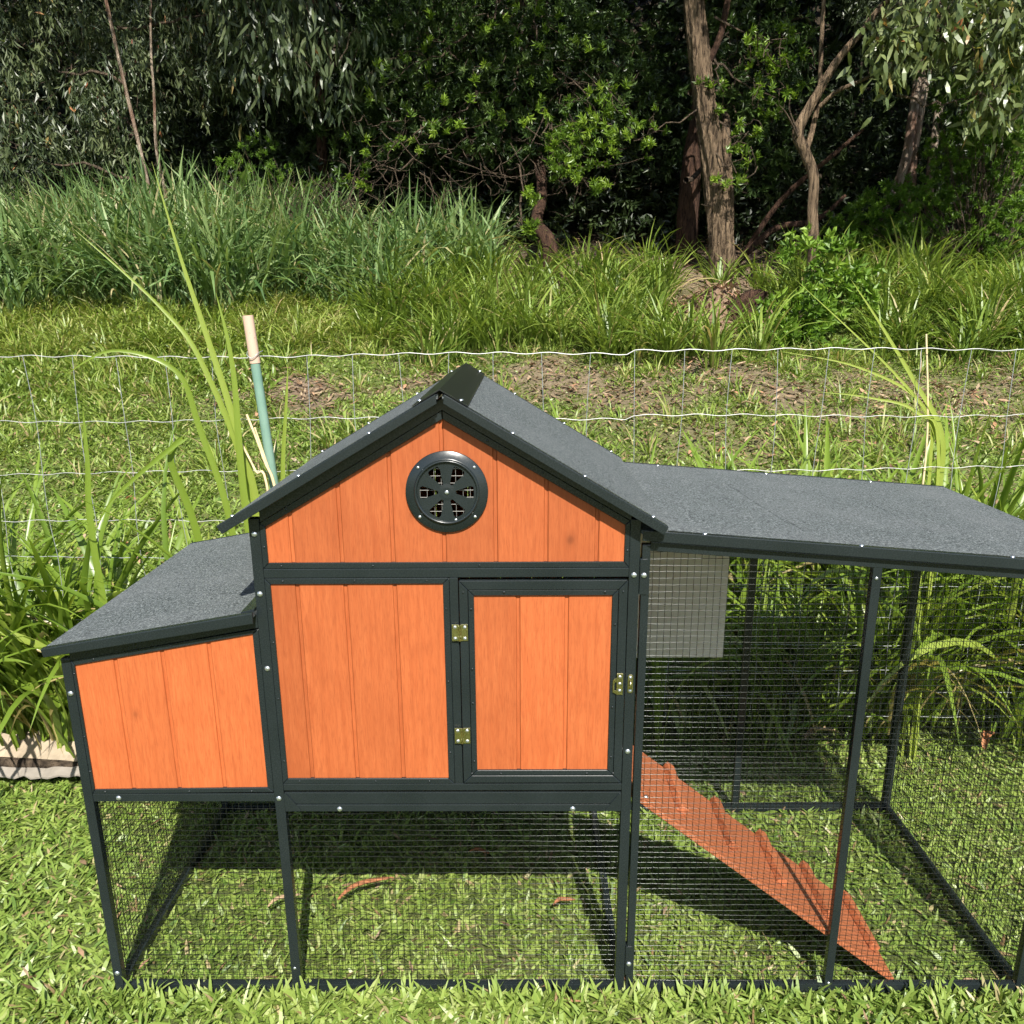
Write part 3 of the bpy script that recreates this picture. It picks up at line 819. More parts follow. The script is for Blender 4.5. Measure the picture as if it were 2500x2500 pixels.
# ------------------------------------------------------------------ grass generators
def blades(P, head, elev, L, W, droop, nseg=2, prof=None, twist=0.0):
    """ribbons: P (n,3) roots, head azimuth, elev start angle, length, width, droop"""
    n = len(P)
    t = np.linspace(0, 1, nseg + 1)
    if prof is None: prof = np.array([0.75, 1.0, 0.0]) if nseg == 2 else np.clip(1.05 * np.sin(np.pi * (0.18 + 0.82 * t)) ** 0.6, 0, 1)
    H = np.stack([np.cos(head), np.sin(head), np.zeros(n)], -1)
    el = elev[:, None] - droop[:, None] * t[None, :]            # angle falls along the blade
    step = L[:, None] / nseg
    dh = np.cos(el) * step; dz = np.sin(el) * step
    ch = np.concatenate([np.zeros((n, 1)), np.cumsum(dh[:, :-1], 1)], 1)
    cz = np.concatenate([np.zeros((n, 1)), np.cumsum(dz[:, :-1], 1)], 1)
    C = P[:, None, :] + ch[:, :, None] * H[:, None, :] + cz[:, :, None] * np.array([0, 0, 1.0])
    tw = head + np.pi / 2 + twist * rng.normal(0, 1, n)
    Sv = np.stack([np.cos(tw), np.sin(tw), 0.25 * rng.normal(0, 1, n)], -1)
    w = 0.5 * W[:, None] * prof[None, :]
    A = C - w[:, :, None] * Sv[:, None, :]; B = C + w[:, :, None] * Sv[:, None, :]
    V = np.stack([A[:, :-1], B[:, :-1]], 2).reshape(n, 2 * nseg, 3)
    V = np.concatenate([V, C[:, -1:, :]], 1)
    m = 2 * nseg + 1
    base = (np.arange(n) * m)[:, None]
    Q = np.concatenate([base + np.array([2 * i, 2 * i + 1, 2 * i + 3, 2 * i + 2])[None, :] for i in range(nseg - 1)]) if nseg > 1 else None
    T = base + np.array([2 * nseg - 2, 2 * nseg - 1, 2 * nseg])[None, :]
    return V.reshape(-1, 3), Q, T, m

def scatter(n, x0, x1, y0, y1):
    return rng.uniform(x0, x1, n), rng.uniform(y0, y1, n)

def patch_noise(x, y, f=1.0):
    return 0.5 + 0.25 * np.sin(2.1 * f * x + 1.3 * f * y) + 0.15 * np.sin(5.3 * f * x - 3.7 * f * y + 1) + 0.10 * np.sin(11.0 * f * x + 9.1 * f * y + 2)

def grass_field(name, label, mat, x, y, Lr, Wr, er, dr, nseg=2, tint=(0.5, 0.2), twist=0.5, zoff=-0.004, straw=0.05, lscale=None, hd=None, prof=None):
    n = len(x)
    P = np.stack([x, y, gz(x, y) + zoff], -1)
    L = rng.uniform(*Lr, n); W = rng.uniform(*Wr, n)
    if lscale is not None: L = L * lscale
    head = rng.uniform(0, 2 * np.pi, n) if hd is None else hd
    V, Q, T, m = blades(P, head, rng.uniform(*er, n), L, W, rng.uniform(*dr, n), nseg, prof, twist)
    r = np.clip(rng.normal(tint[0], tint[1], n) + 0.25 * (patch_noise(x, y, 1.4) - 0.5), 0, 0.9)
    r = np.where(rng.random(n) < straw, rng.uniform(0.93, 1.0, n), r)
    S = Soup(); S.add(V, Q, T, np.repeat(r, m))
    return tag(obj(name, S.mesh(name), mat), label, 'grass', kind='stuff')

# near lawn: broad short blades lying at all angles
x, y = scatter(105000, -1.75, 2.65, -0.42, 1.32)
k = rng.random(len(x)) > 0.75 * soil_at(x, y)
x, y = x[k], y[k]
grass_field('lawn_grass', 'short broad-bladed lawn around and under the coop', LAWN, x, y, (.022, .054), (.0055, .0112), (0.0, 0.80), (0.0, 0.8), 3, (0.50, 0.2), 0.6, straw=0.05, prof=np.array([.7, 1.0, .86, 0.0]), lscale=0.75 + 0.5 * patch_noise(x, y, 3))
x = rng.uniform(-.62, 1.95, 2400); y = -np.abs(rng.normal(0, .05, 2400)) - .012
grass_field('lawn_grass', 'longer fringe of lawn along the front rail of the coop', LAWN, x, y, (.035, .075), (.006, .011), (0.5, 1.4), (0.1, 1.1), 4, (0.55, 0.18), 0.6, straw=.03, prof=np.array([.75, 1.0, .98, .72, 0.0]))
x, y = scatter(26000, -5, 6, -4.5, 1.3)
k = (x < -1.75) | (x > 2.65) | (y < -0.42)
grass_field('lawn_grass', 'short lawn further out around the coop', LAWN, x[k], y[k], (.04, .085), (.010, .018), (0.2, 1.1), (0.1, 0.9), 2, (0.48, 0.2), 0.6)
# lawn beyond the fence
x, y = scatter(235000, -3.7, 5.2, 1.25, 7.3)
s = soil_at(x, y)
k = rng.random(len(x)) > 0.93 * s
x, y = x[k], y[k]
pn = patch_noise(x, y, 1.9)
grass_field('lawn_grass', 'mown weedy lawn between fence and bank', LAWN, x, y, (.035, .085), (.008, .016), (0.1, 1.0), (0.1, 1.1), 2, (0.45, 0.2), 0.6, straw=0.07, lscale=0.6 + 0.9 * pn * pn)
# dead leaf litter on the bare patches and thinly over the lawn
def litter(n, x, y, Lr):
    P = np.stack([x, y, gz(x, y) + rng.uniform(.006, .04, n)], -1)
    L = rng.uniform(*Lr, n)
    V, Q, T, m = blades(P, rng.uniform(0, 6.28, n), rng.uniform(-.35, .5, n), L, L * rng.uniform(.14, .34, n), rng.uniform(-.6, .9, n), 2, np.array([0.25, 1.0, 0.0]), 0.3)
    return V, Q, T, np.repeat(rng.random(n), m)
S = Soup()
x, y = scatter(60000, -4.5, 6.0, 1.6, 9.5)
k = rng.random(len(x)) < (0.05 + 0.9 * soil_at(x, y) ** 1.3) * np.where(y > 7.4, 0.5, 1.0)
x, y = x[k], y[k]
S.add(*litter(len(x), x, y, (.035, .10)))
x, y = scatter(170, -1.4, 2.4, -.3, 1.3)
S.add(*litter(len(x), x, y, (.02, .05)))
tag(obj('leaf_litter', S.mesh('leaf_litter'), LITTER), 'dry brown leaf litter scattered over lawn and bare patches', 'leaf litter', kind='stuff')

# bank grass: long arching tussocks at the top of the lawn
def tussocks(n, per, x0, x1, y0, y1, mask=None):
    cx, cy = scatter(n, x0, x1, y0, y1)
    if mask is not None:
        k = mask(cx, cy); cx, cy = cx[k], cy[k]
    a = rng.uniform(0, 2 * np.pi, (len(cx), per)); r = np.abs(rng.normal(0, .07, (len(cx), per)))
    sc_ = rng.uniform(.65, 1.25, len(cx))[:, None] * np.ones((1, per))
    hd = a + rng.normal(0, .5, a.shape)
    return (cx[:, None] + r * np.cos(a)).ravel(), (cy[:, None] + r * np.sin(a)).ravel(), sc_.ravel(), hd.ravel()
PILE_CLEAR = lambda x, y: ~((np.abs(x - 2.42) < .55) & (y > 6.15) & (y < 7.4)) & ~((np.abs(x - 3.2) < .5) & (y > 6.05) & (y < 7.1))
x, y, l, hd = tussocks(430, 40, -3.0, 5.4, 5.7, 7.9, lambda x, y: (rng.random(len(x)) > 0.85 * soil_at(x, np.minimum(y, 7.1))) & (y > 5.9 + .35 * np.sin(2.3 * x) * np.sign(x - 0)) & ~(x < -.9) & PILE_CLEAR(x, y))
grass_field('bank_grass', 'long arching green grass along the foot of the trees', BANK, x, y, (.32, .70), (.010, .022), (0.95, 1.55), (0.5, 1.9), 5, (0.45, 0.2), 0.3, lscale=l, straw=.05, hd=hd)
x, y, l, hd = tussocks(520, 30, -3.8, 5.3, 3.2, 6.2, lambda x, y: (soil_at(x, y) < .55) & (rng.random(len(x)) < np.clip((y - 2.6) / 3.2, 0, 1) * np.where((x > -1.2) & (x < 1.2), .45, 1.0)))
grass_field('bank_grass', 'short loose tufts between lawn and long grass', BANK, x, y, (.10, .27), (.006, .012), (0.5, 1.5), (0.4, 1.6), 4, (0.6, 0.2), 0.3, lscale=l, straw=.10, hd=hd)
# tall blue green reeds on the left
x, y = scatter(11000, -5.4, 0.3, 7.05, 8.6)
k = (rng.random(len(x)) < np.where(x > -1.6, 0.6, 1.0) * np.where((x > -.6) & (y < 7.7), 0.0, 1.0)) & (y > 7.15 + .25 * np.sin(3 * x))
x, y = x[k], y[k]
grass_field('tall_reeds', 'dense grey green reeds standing on the left of the bank', REED, x, y, (.50, 1.20), (.014, .034), (0.85, 1.75), (0.3, 2.4), 5, (0.55, 0.28), 1.0, straw=.07, lscale=np.clip(1.15 - .10 * np.abs(x + 3.2), .6, 1.2))
x, y, l, hd = tussocks(360, 40, -4.6, -.6, 6.2, 7.5)
grass_field('bank_grass', 'soft bright green grass in front of the reeds on the left', BANK, x, y, (.12, .30), (.007, .016), (0.5, 1.5), (0.5, 2.0), 4, (0.68, 0.2), 0.4, lscale=l, straw=.04, hd=hd)
x, y = scatter(1300, -5.6, -3.5, 7.9, 8.7)
grass_field('dry_reeds', 'straw coloured dead reeds at the far left of the bank', REED, x, y, (.5, 1.15), (.012, .03), (0.8, 1.8), (0.6, 2.8), 5, (0.5, 0.2), 1.0, straw=.75)
# low leafy weeds at far left of the lawn's edge
x, y = scatter(14000, -4.6, -1.4, 5.2, 6.9)
grass_field('weed_patch', 'low bright green weeds at the left end of the lawn', BANK, x, y, (.05, .14), (.010, .024), (0.1, 1.3), (0.2, 1.2), 3, (0.45, .2), .8)

# ------------------------------------------------------------------ trees
def leaf_quads(P, D, L, W, fold=0.25):
    n = len(P)
    D = unit(D)
    R = rng.normal(0, 1, (n, 3)); Sd = unit(np.cross(D, R)); N = np.cross(Sd, D)
    mid = P + D * (0.45 * L)[:, None]
    a = mid + Sd * (0.5 * W)[:, None] + N * (fold * W)[:, None]
    b = mid - Sd * (0.5 * W)[:, None] + N * (fold * W)[:, None]
    tip = P + D * L[:, None] - N * (0.10 * L)[:, None]
    V = np.stack([P, a, tip, b], 1).reshape(-1, 3)
    base = (np.arange(n) * 4)[:, None]
    T = np.concatenate([base + np.array([0, 1, 2]), base + np.array([0, 2, 3])])
    return V, T

def long_leaf(P, D, L, W):
    """lens shaped leaf with six outline points"""
    n = len(P); D = unit(D)
    R = rng.normal(0, 1, (n, 3)); Sd = unit(np.cross(D, R)); N = np.cross(Sd, D)
    def at(t, s, h): return P + D * (t * L)[:, None] + Sd * (s * W)[:, None] + N * (h * L)[:, None]
    V = np.stack([at(0, 0, 0), at(.28, .48, .03), at(.28, -.48, .03), at(.62, .40, .0), at(.62, -.40, .0), at(1, 0, -.10)], 1).reshape(-1, 3)
    b = (np.arange(n) * 6)[:, None]
    T = np.concatenate([b + np.array([0, 1, 2]), b + np.array([3, 5, 4])])
    Q = b + np.array([1, 3, 4, 2])
    return V, Q, T

def lobe_points(c, r, n, shell=0.55):
    d = unit(rng.normal(0, 1, (n, 3)))
    rad = shell + (1 - shell) * rng.random(n) ** 0.6
    return np.asarray(c) + d * rad[:, None] * np.asarray(r), d

def tufts(S, C, A, k, L, W, spread=(0.5, 1.4), tint=(0.5, 0.18)):
    n = len(C)
    C2 = np.repeat(C, k, 0); A2 = np.repeat(unit(A), k, 0)
    off = rng.random(n * k)
    P = C2 - A2 * (off * L * 0.9)[:, None]
    R = unit(np.cross(A2, rng.normal(0, 1, (n * k, 3))))
    sp = rng.uniform(*spread, n * k)
    D = A2 * np.cos(sp)[:, None] + R * np.sin(sp)[:, None]
    ln = L * rng.uniform(.6, 1.15, n * k)
    V, T = leaf_quads(P, D, ln, W * rng.uniform(.7, 1.2, n * k))
    tt = np.repeat(np.clip(rng.normal(tint[0], tint[1], n), 0, 1), k)
    r = np.clip(tt + rng.normal(0, .10, n * k), 0, .93)
    S.add(V, None, T, np.repeat(r, 4))

def droopers(S, C, k, L, W, long=False, tint=(0.5, .2), fall=0.9, red=0.0):
    n = len(C)
    C2 = np.repeat(C, k, 0) + rng.normal(0, 1, (n * k, 3)) * np.array([.055, .055, .09]) * (L / .12)
    D = rng.normal(0, .45, (n * k, 3)); D[:, 2] -= fall
    ln = L * rng.uniform(.6, 1.2, n * k); wd = W * rng.uniform(.7, 1.2, n * k)
    r = np.clip(np.repeat(np.clip(rng.normal(tint[0], tint[1], n), 0, 1), k) + rng.normal(0, .12, n * k), 0, .93)
    r = np.where(rng.random(n * k) < red, rng.uniform(.96, 1.0, n * k), r)
    if long:
        V, Q, T = long_leaf(C2, D, ln, wd); S.add(V, Q, T, np.repeat(r, 6))
    else:
        V, T = leaf_quads(C2, D, ln, wd); S.add(V, None, T, np.repeat(r, 4))

def wobbly(p0, p1, n, amp, sag=0.0):
    t = np.linspace(0, 1, n)[:, None]
    p = np.asarray(p0) * (1 - t) + np.asarray(p1) * t
    w = np.cumsum(rng.normal(0, amp, (n, 3)), 0); w -= t * w[-1] + (1 - t) * w[0]
    p = p + w; p[:, 2] += (sag * np.sin(np.pi * t))[:, 0]
    return p

def limb(S, pts, r0, r1, sides=7):
    n = len(pts); S.add(*tube_arrays(pts, np.linspace(r0, r1, n), sides))

def smooth_path(pts, m=6):
    pts = np.asarray(pts, float); n = len(pts); out = []
    for i in range(n - 1):
        p0 = pts[max(i - 1, 0)]; p1 = pts[i]; p2 = pts[i + 1]; p3 = pts[min(i + 2, n - 1)]
        for t in np.linspace(0, 1, m, endpoint=False):
            out.append(.5 * ((2 * p1) + (-p0 + p2) * t + (2 * p0 - 5 * p1 + 4 * p2 - p3) * t * t + (-p0 + 3 * p1 - 3 * p2 + p3) * t ** 3))
    out.append(pts[-1]); return np.array(out)

def trunk_mesh(name, pts, radii, mat, parent, sides=20, rough=0.08):
    p = smooth_path(pts, 18 if sides > 30 else 8); r = np.interp(np.linspace(0, 1, len(p)), np.linspace(0, 1, len(radii)), radii)
    V, Q = tube_arrays(p, r, sides)
    V = V.reshape(len(p), sides, 3)
    a = np.arange(sides)[None, :]; zz = np.arange(len(p))[:, None]
    ph = np.cumsum(rng.normal(0, .10, (len(p), 1)), 0)
    g = 1 + rough * (np.sin(a / sides * 6.283 * 3 + zz * .05) * .45 + np.sin(a / sides * 6.283 * 9 + 2.2 * np.sin(zz * .11) + ph) * .40 + np.abs(np.sin(a / sides * 6.283 * 13 + 1.5 * np.sin(zz * .17 + 2) + ph)) * .5 - .3 + .18 * rng.normal(0, 1, (len(p), sides)))
    V = p[:, None, :] + (V - p[:, None, :]) * g[:, :, None]
    return obj(name, np_mesh(name, V, Q, smooth=True), mat, parent)

def tree(name, base, label, group=None):
    t = empty(name, base); tag(t, label, 'tree', group); return t
def child(name, S, mat, t, smooth=False):
    me = S.mesh(name, smooth); o = obj(name, me, mat, t)
    o.location = -Vector(t.location)
    if name in ('branches', 'stems', 'twigs'): o['kind'] = 'stuff'
    return o
def child_trunk(t, pts, radii, mat, name='trunk', sides=20, rough=.08):
    o = trunk_mesh(name, pts, radii, mat, t, sides, rough); o.location = -Vector(t.location); return o
def gpt(x, y, d=0.0): return (x, y, float(gz(x, y)) + d)

def twiggery(S, root, C, frac=0.35, r=0.006):
    """thin crooked twigs from a root point out to leaf cluster centres"""
    for c in C[rng.random(len(C)) < frac]:
        q = np.asarray(root) + (c - np.asarray(root)) * rng.uniform(.35, .6)
        q = q + rng.normal(0, .12, 3)
        limb(S, wobbly(q, c, 6, .03, rng.uniform(-.12, .08)), r, r * .35, 4)

#@@ left gum with small hanging leaves, two thin stems
t1 = tree('gum_tree', gpt(-3.30, 8.35), 'tall slender gum tree with small hanging grey green leaves, far left')
child_trunk(t1, [gpt(-3.30, 8.35, -.1), (-3.36, 8.35, 2.7), (-3.40, 8.3, 3.23), (-3.47, 8.25, 3.9), (-3.55, 8.25, 4.6), (-3.75, 8.3, 5.9), (-3.8, 8.4, 7.4)], [.028, .024, .020, .018, .017, .014, .008], BARKP, sides=10)
child_trunk(t1, [gpt(-3.16, 8.45, -.1), (-3.22, 8.4, 2.8), (-3.24, 8.35, 3.2), (-3.20, 8.35, 3.7), (-3.18, 8.4, 4.3), (-3.0, 8.6, 6.2)], [.022, .018, .016, .014, .012, .008], BARKP, 'stem', 10)
SL, SB = Soup(), Soup()
cl = []
for c, r, n in (((-4.4, 9.0, 4.1), (1.0, .8, .9), 150), ((-3.2, 9.0, 4.2), (.9, .7, .75), 125), ((-4.9, 8.7, 3.2), (.7, .6, .5), 56), ((-2.5, 8.9, 4.6), (.8, .7, .7), 80), ((-3.7, 8.6, 3.6), (.5, .4, .5), 50), ((-3.8, 8.3, 6.2), (1.6, 1.3, 1.2), 260), ((-5.0, 8.6, 5.2), (1.0, 1.0, .8), 110), ((-2.4, 8.6, 5.9), (1.0, 1.0, .8), 110)):
    p, d = lobe_points(c, r, n, .45); cl.append(p)
    limb(SB, wobbly((-3.5, 8.35, c[2] - .3), c, 8, .05), .018, .006, 6); twiggery(SB, c, p, .25)
droopers(SL, np.concatenate(cl), 26, .11, .028, tint=(.60, .30), fall=.75, red=.012)
child('crown', SL, GUM, t1); child('branches', SB, TWIG, t1)

#@@ dark gum overhanging the top left centre, longer leaves
t2 = tree('gum_tree', gpt(-1.75, 9.3), 'shaded gum tree with long drooping leaves at the top, left of centre')
child_trunk(t2, [gpt(-1.75, 9.3, -.1), (-1.7, 9.3, 3.2), (-1.65, 9.1, 4.4), (-1.6, 8.8, 5.6), (-1.5, 8.4, 7.2)], [.07, .06, .055, .05, .03], BARKR)
SL, SB = Soup(), Soup()
cl = []
for c, r, n in (((-1.9, 8.3, 4.45), (.75, .5, .5), 60), ((-1.3, 8.2, 4.0), (.6, .5, .45), 26), ((-2.1, 8.6, 3.75), (.5, .4, .4), 18), ((-1.5, 7.6, 6.2), (1.4, 1.4, .9), 260), ((-2.6, 7.3, 6.6), (1.3, 1.2, .8), 190)):
    p, d = lobe_points(c, r, n, .4); cl.append(p); limb(SB, wobbly((-1.6, 8.8, c[2]), c, 8, .05), .02, .007, 6); twiggery(SB, c, p, .3)
droopers(SL, np.concatenate(cl), 15, .17, .036, long=True, tint=(.42, .2), fall=1.2, red=.01)
child('crown', SL, GUM, t2); child('branches', SB, TWIG, t2)

#@@ dense dark tree in the middle with bright tufts at its hanging ends
t3 = tree('laurel_tree', gpt(0.86, 8.6), 'dense dark leafy tree in the middle with bright green leaf tufts')
child_trunk(t3, [gpt(0.90, 7.95, -.15), (.86, 7.98, 2.2), (.74, 8.1, 2.42), (.80, 8.5, 2.8), (.7, 9.4, 3.6), (.5, 9.9, 4.8), (.4, 9.6, 6.5)], [.10, .075, .06, .055, .06, .06, .03], BARKR)
SL, SD, SB = Soup(), Soup(), Soup()
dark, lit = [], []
for c, r, n in (((-.6, 9.5, 4.2), (1.2, .8, .9), 300), ((.6, 9.6, 4.3), (1.3, .8, .9), 330), ((1.6, 9.4, 4.1), (.9, .7, .9), 210), ((-1.3, 9.5, 3.4), (.8, .6, .6), 130), ((.0, 9.3, 3.5), (.9, .5, .45), 130), ((-.2, 8.9, 4.2), (1.3, .35, .8), 300), ((1.2, 8.7, 3.9), (.9, .35, .8), 230), ((-.9, 8.9, 3.5), (.8, .3, .5), 110), ((.6, 8.8, 3.3), (.7, .3, .3), 80), ((.4, 8.3, 6.3), (2.0, 1.5, 1.1), 420), ((.1, 6.7, 5.95), (1.7, .75, .55), 360), ((-.9, 8.2, 6.6), (1.5, 1.4, 1.0), 260), ((1.7, 7.6, 6.3), (1.4, 1.3, .9), 240)):  # the forward lobe above the view is added to shade the upper tufts
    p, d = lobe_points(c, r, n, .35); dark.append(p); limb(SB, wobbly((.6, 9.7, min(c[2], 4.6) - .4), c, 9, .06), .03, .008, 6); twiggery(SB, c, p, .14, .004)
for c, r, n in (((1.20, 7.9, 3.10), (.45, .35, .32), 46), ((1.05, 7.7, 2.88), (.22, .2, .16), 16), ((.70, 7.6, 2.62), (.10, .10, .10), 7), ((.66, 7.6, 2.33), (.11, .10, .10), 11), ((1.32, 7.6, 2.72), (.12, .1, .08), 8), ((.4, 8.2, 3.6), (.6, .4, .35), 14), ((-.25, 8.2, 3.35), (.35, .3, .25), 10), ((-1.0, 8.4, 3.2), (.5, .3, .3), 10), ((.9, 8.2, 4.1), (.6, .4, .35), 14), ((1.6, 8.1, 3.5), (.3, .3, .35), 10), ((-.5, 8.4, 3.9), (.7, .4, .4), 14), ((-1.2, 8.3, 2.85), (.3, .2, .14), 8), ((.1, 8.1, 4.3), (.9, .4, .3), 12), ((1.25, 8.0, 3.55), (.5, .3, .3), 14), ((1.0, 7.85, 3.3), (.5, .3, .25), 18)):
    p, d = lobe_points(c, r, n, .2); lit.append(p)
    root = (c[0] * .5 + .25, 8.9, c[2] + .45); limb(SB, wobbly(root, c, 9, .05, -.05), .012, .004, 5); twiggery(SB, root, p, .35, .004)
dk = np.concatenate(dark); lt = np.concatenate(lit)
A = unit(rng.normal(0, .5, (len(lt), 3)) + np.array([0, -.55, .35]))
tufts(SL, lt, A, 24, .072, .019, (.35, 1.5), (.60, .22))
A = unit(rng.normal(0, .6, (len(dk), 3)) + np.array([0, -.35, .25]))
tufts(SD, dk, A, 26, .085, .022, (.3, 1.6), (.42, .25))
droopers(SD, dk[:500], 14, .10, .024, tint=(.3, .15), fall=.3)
for k in range(60):                                     # bare hanging twigs under the crown
    c = np.array([rng.uniform(-1.2, 1.2), rng.uniform(8.1, 8.8), rng.uniform(2.75, 3.5)])
    e = c + np.array([rng.normal(.15, .45), rng.normal(0, .2), rng.uniform(-.35, .1)])
    limb(SB, wobbly(c, e, 9, .03, rng.uniform(-.22, -.05)), .006, .002, 4)
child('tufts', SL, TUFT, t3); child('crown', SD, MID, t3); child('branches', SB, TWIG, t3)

#@@ main rough barked trunk
t4 = tree('rough_barked_tree', gpt(2.66, 8.05), 'big tree with thick furrowed brown trunk right of centre')
child_trunk(t4, [gpt(2.70, 8.05, -.2), (2.665, 8.03, 2.1), (2.60, 8.02, 2.5), (2.52, 8.0, 2.95), (2.40, 8.0, 3.51), (2.31, 8.0, 3.97), (2.23, 8.0, 4.45), (2.1, 8.0, 5.6), (2.0, 8.0, 7.5)], [.150, .124, .114, .110, .104, .100, .096, .09, .05], BARK, sides=72, rough=.16)
child_trunk(t4, [gpt(2.72, 8.12, -.2), (2.72, 8.12, 2.2), (2.70, 8.12, 2.7), (2.67, 8.14, 3.0), (2.67, 8.2, 3.25), (2.70, 8.4, 3.45), (2.72, 8.8, 3.6)], [.09, .075, .066, .058, .048, .035, .015], BARK, 'stem', sides=44, rough=.16)
child_trunk(t4, [(2.36, 8.0, 3.75), (2.50, 7.98, 4.05), (2.56, 7.98, 4.35), (2.65, 7.9, 5.2)], [.034, .032, .03, .02], BARKR, 'limb', 12)
SL, SD, SB = Soup(), Soup(), Soup()
lit, dark = [], []
for c, r, n in (((2.95, 7.75, 3.9), (.35, .25, .25), 34), ((3.05, 7.8, 3.5), (.3, .25, .2), 20), ((2.75, 7.7, 3.05), (.22, .15, .25), 16), ((2.62, 7.75, 2.75), (.2, .12, .07), 7), ((2.45, 7.8, 3.6), (.2, .1, .3), 8), ((1.85, 7.9, 3.2), (.2, .2, .25), 12)):
    p, d = lobe_points(c, r, n, .2); lit.append(p); limb(SB, wobbly((2.45, 8.0, c[2] + .35), c, 8, .03), .012, .004, 5); twiggery(SB, c, p, .6, .005)
for c, r, n in (((3.0, 8.9, 4.0), (.8, .5, .8), 170), ((2.9, 9.0, 3.2), (.7, .4, .5), 90), ((2.2, 7.2, 6.6), (1.7, 1.6, 1.0), 330), ((3.4, 7.0, 6.4), (1.4, 1.3, .9), 230), ((2.9, 8.3, 5.6), (1.3, 1.0, .8), 160)):
    p, d = lobe_points(c, r, n, .35); dark.append(p); limb(SB, wobbly((2.25, 8.0, c[2] - .4), c, 8, .05), .03, .01, 6); twiggery(SB, c, p, .3)
lt = np.concatenate(lit); dk = np.concatenate(dark)
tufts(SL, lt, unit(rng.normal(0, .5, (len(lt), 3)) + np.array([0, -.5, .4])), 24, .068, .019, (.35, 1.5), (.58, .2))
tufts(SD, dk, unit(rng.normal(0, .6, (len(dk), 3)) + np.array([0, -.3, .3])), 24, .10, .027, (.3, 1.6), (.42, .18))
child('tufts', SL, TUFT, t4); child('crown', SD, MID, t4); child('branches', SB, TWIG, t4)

#@@ red trunk behind it
t5 = tree('red_trunk', gpt(2.42, 8.75), 'short reddish brown trunk standing just left behind the thick trunk')
child_trunk(t5, [gpt(2.42, 8.75, -.2), (2.42, 8.75, 2.6), (2.44, 8.75, 3.1), (2.5, 8.8, 3.9), (2.3, 8.8, 5.5)], [.13, .115, .10, .08, .04], BARKR)
S = Soup(); p, d = lobe_points((2.3, 9.0, 5.6), (.9, .8, .7), 120, .3)
tufts(S, p, d, 20, .11, .03, (.3, 1.6), (.3, .15)); child('crown', S, DEEP, t5)

#@@ crooked thin tree with the gum foliage top right
t6 = tree('crooked_tree', gpt(3.36, 7.25), 'thin crooked pale tree right of the thick trunk, leaning to hanging gum leaves')
child_trunk(t6, [gpt(3.37, 7.25, -.15), (3.35, 7.2, 2.05), (3.31, 7.2, 2.42), (3.29, 7.2, 2.72), (3.20, 7.2, 2.92), (3.115, 7.2, 3.09), (3.20, 7.2, 3.29), (3.28, 7.18, 3.44), (3.40, 7.15, 3.66), (3.57, 7.1, 3.87), (3.75, 7.05, 4.1), (4.2, 6.9, 4.6), (4.6, 6.8, 5.4)], [.060, .052, .048, .046, .050, .052, .044, .038, .034, .030, .026, .022, .012], BARK, sides=16)
child_trunk(t6, [(3.21, 7.22, 2.93), (3.265, 7.28, 3.1), (3.30, 7.3, 3.30), (3.31, 7.3, 3.5), (3.29, 7.3, 3.9), (3.27, 7.3, 4.4)], [.026, .026, .024, .022, .02, .016], BARK, 'limb', 10)
child_trunk(t6, [(3.29, 7.18, 3.30), (3.40, 7.1, 3.40), (3.55, 7.05, 3.46), (3.95, 6.95, 3.60), (4.6, 6.9, 3.75)], [.020, .018, .016, .012, .006], BARK, 'limb', 8)
SL, SB = Soup(), Soup()
cl = []
for c, r, n in (((4.05, 6.85, 3.85), (.45, .35, .28), 60), ((4.6, 6.85, 3.75), (.45, .35, .35), 66), ((3.75, 6.85, 3.65), (.25, .2, .2), 26), ((5.0, 6.9, 3.9), (.5, .4, .5), 60), ((4.3, 6.7, 5.3), (1.2, 1.0, .9), 240), ((5.3, 7.0, 4.9), (.9, .8, .8), 130), ((4.75, 6.9, 3.25), (.4, .25, .16), 26)):
    p, d = lobe_points(c, r, n, .2); cl.append(p); limb(SB, wobbly((3.9, 7.0, min(c[2], 4.2) + .1), c, 8, .04), .012, .004, 5); twiggery(SB, c, p, .5, .004)
droopers(SL, np.concatenate(cl), 9, .145, .042, long=True, tint=(.60, .26), fall=.80, red=.03)
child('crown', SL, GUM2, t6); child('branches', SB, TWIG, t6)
for p in ([(3.10, 7.15, 3.05), (2.95, 7.0, 3.2), (2.86, 6.95, 3.27)], [(3.10, 7.15, 3.08), (2.98, 7.05, 3.25), (2.97, 7.0, 3.36)], [(3.32, 7.1, 2.2), (3.1, 7.0, 2.17), (2.98, 6.95, 2.22)]):
    child_trunk(t6, p, [.012, .007, .003], TWIG, 'dead_twig', 5)

#@@ pale papery trunks further right
t7 = tree('paperbark_tree', gpt(4.75, 9.0), 'pale papery multi stemmed trunk in the shade at the right')
child_trunk(t7, [gpt(4.52, 8.85, -.1), (4.66, 8.85, 2.6), (4.78, 8.85, 3.05), (4.83, 8.9, 3.5), (4.9, 9.0, 5.0)], [.06, .055, .05, .05, .03], BARKP)
child_trunk(t7, [gpt(4.95, 9.0, -.1), (4.90, 9.0, 3.0), (4.92, 9.0, 3.6), (5.1, 9.1, 5.2)], [.09, .08, .07, .04], BARKP, 'stem')
child_trunk(t7, [gpt(5.2, 8.9, -.1), (5.1, 8.9, 2.9), (5.15, 9.0, 3.7)], [.05, .045, .04], BARKP, 'stem')
S = Soup(); cl = []
for c, r, n in (((5.2, 9.2, 4.6), (1.2, .9, .8), 260), ((4.6, 8.4, 6.0), (1.5, 1.3, .9), 260)):
    p, d = lobe_points(c, r, n, .3); cl.append(p)
droopers(S, np.concatenate(cl), 22, .10, .024, tint=(.4, .2), fall=.5); child('crown', S, GUM, t7)

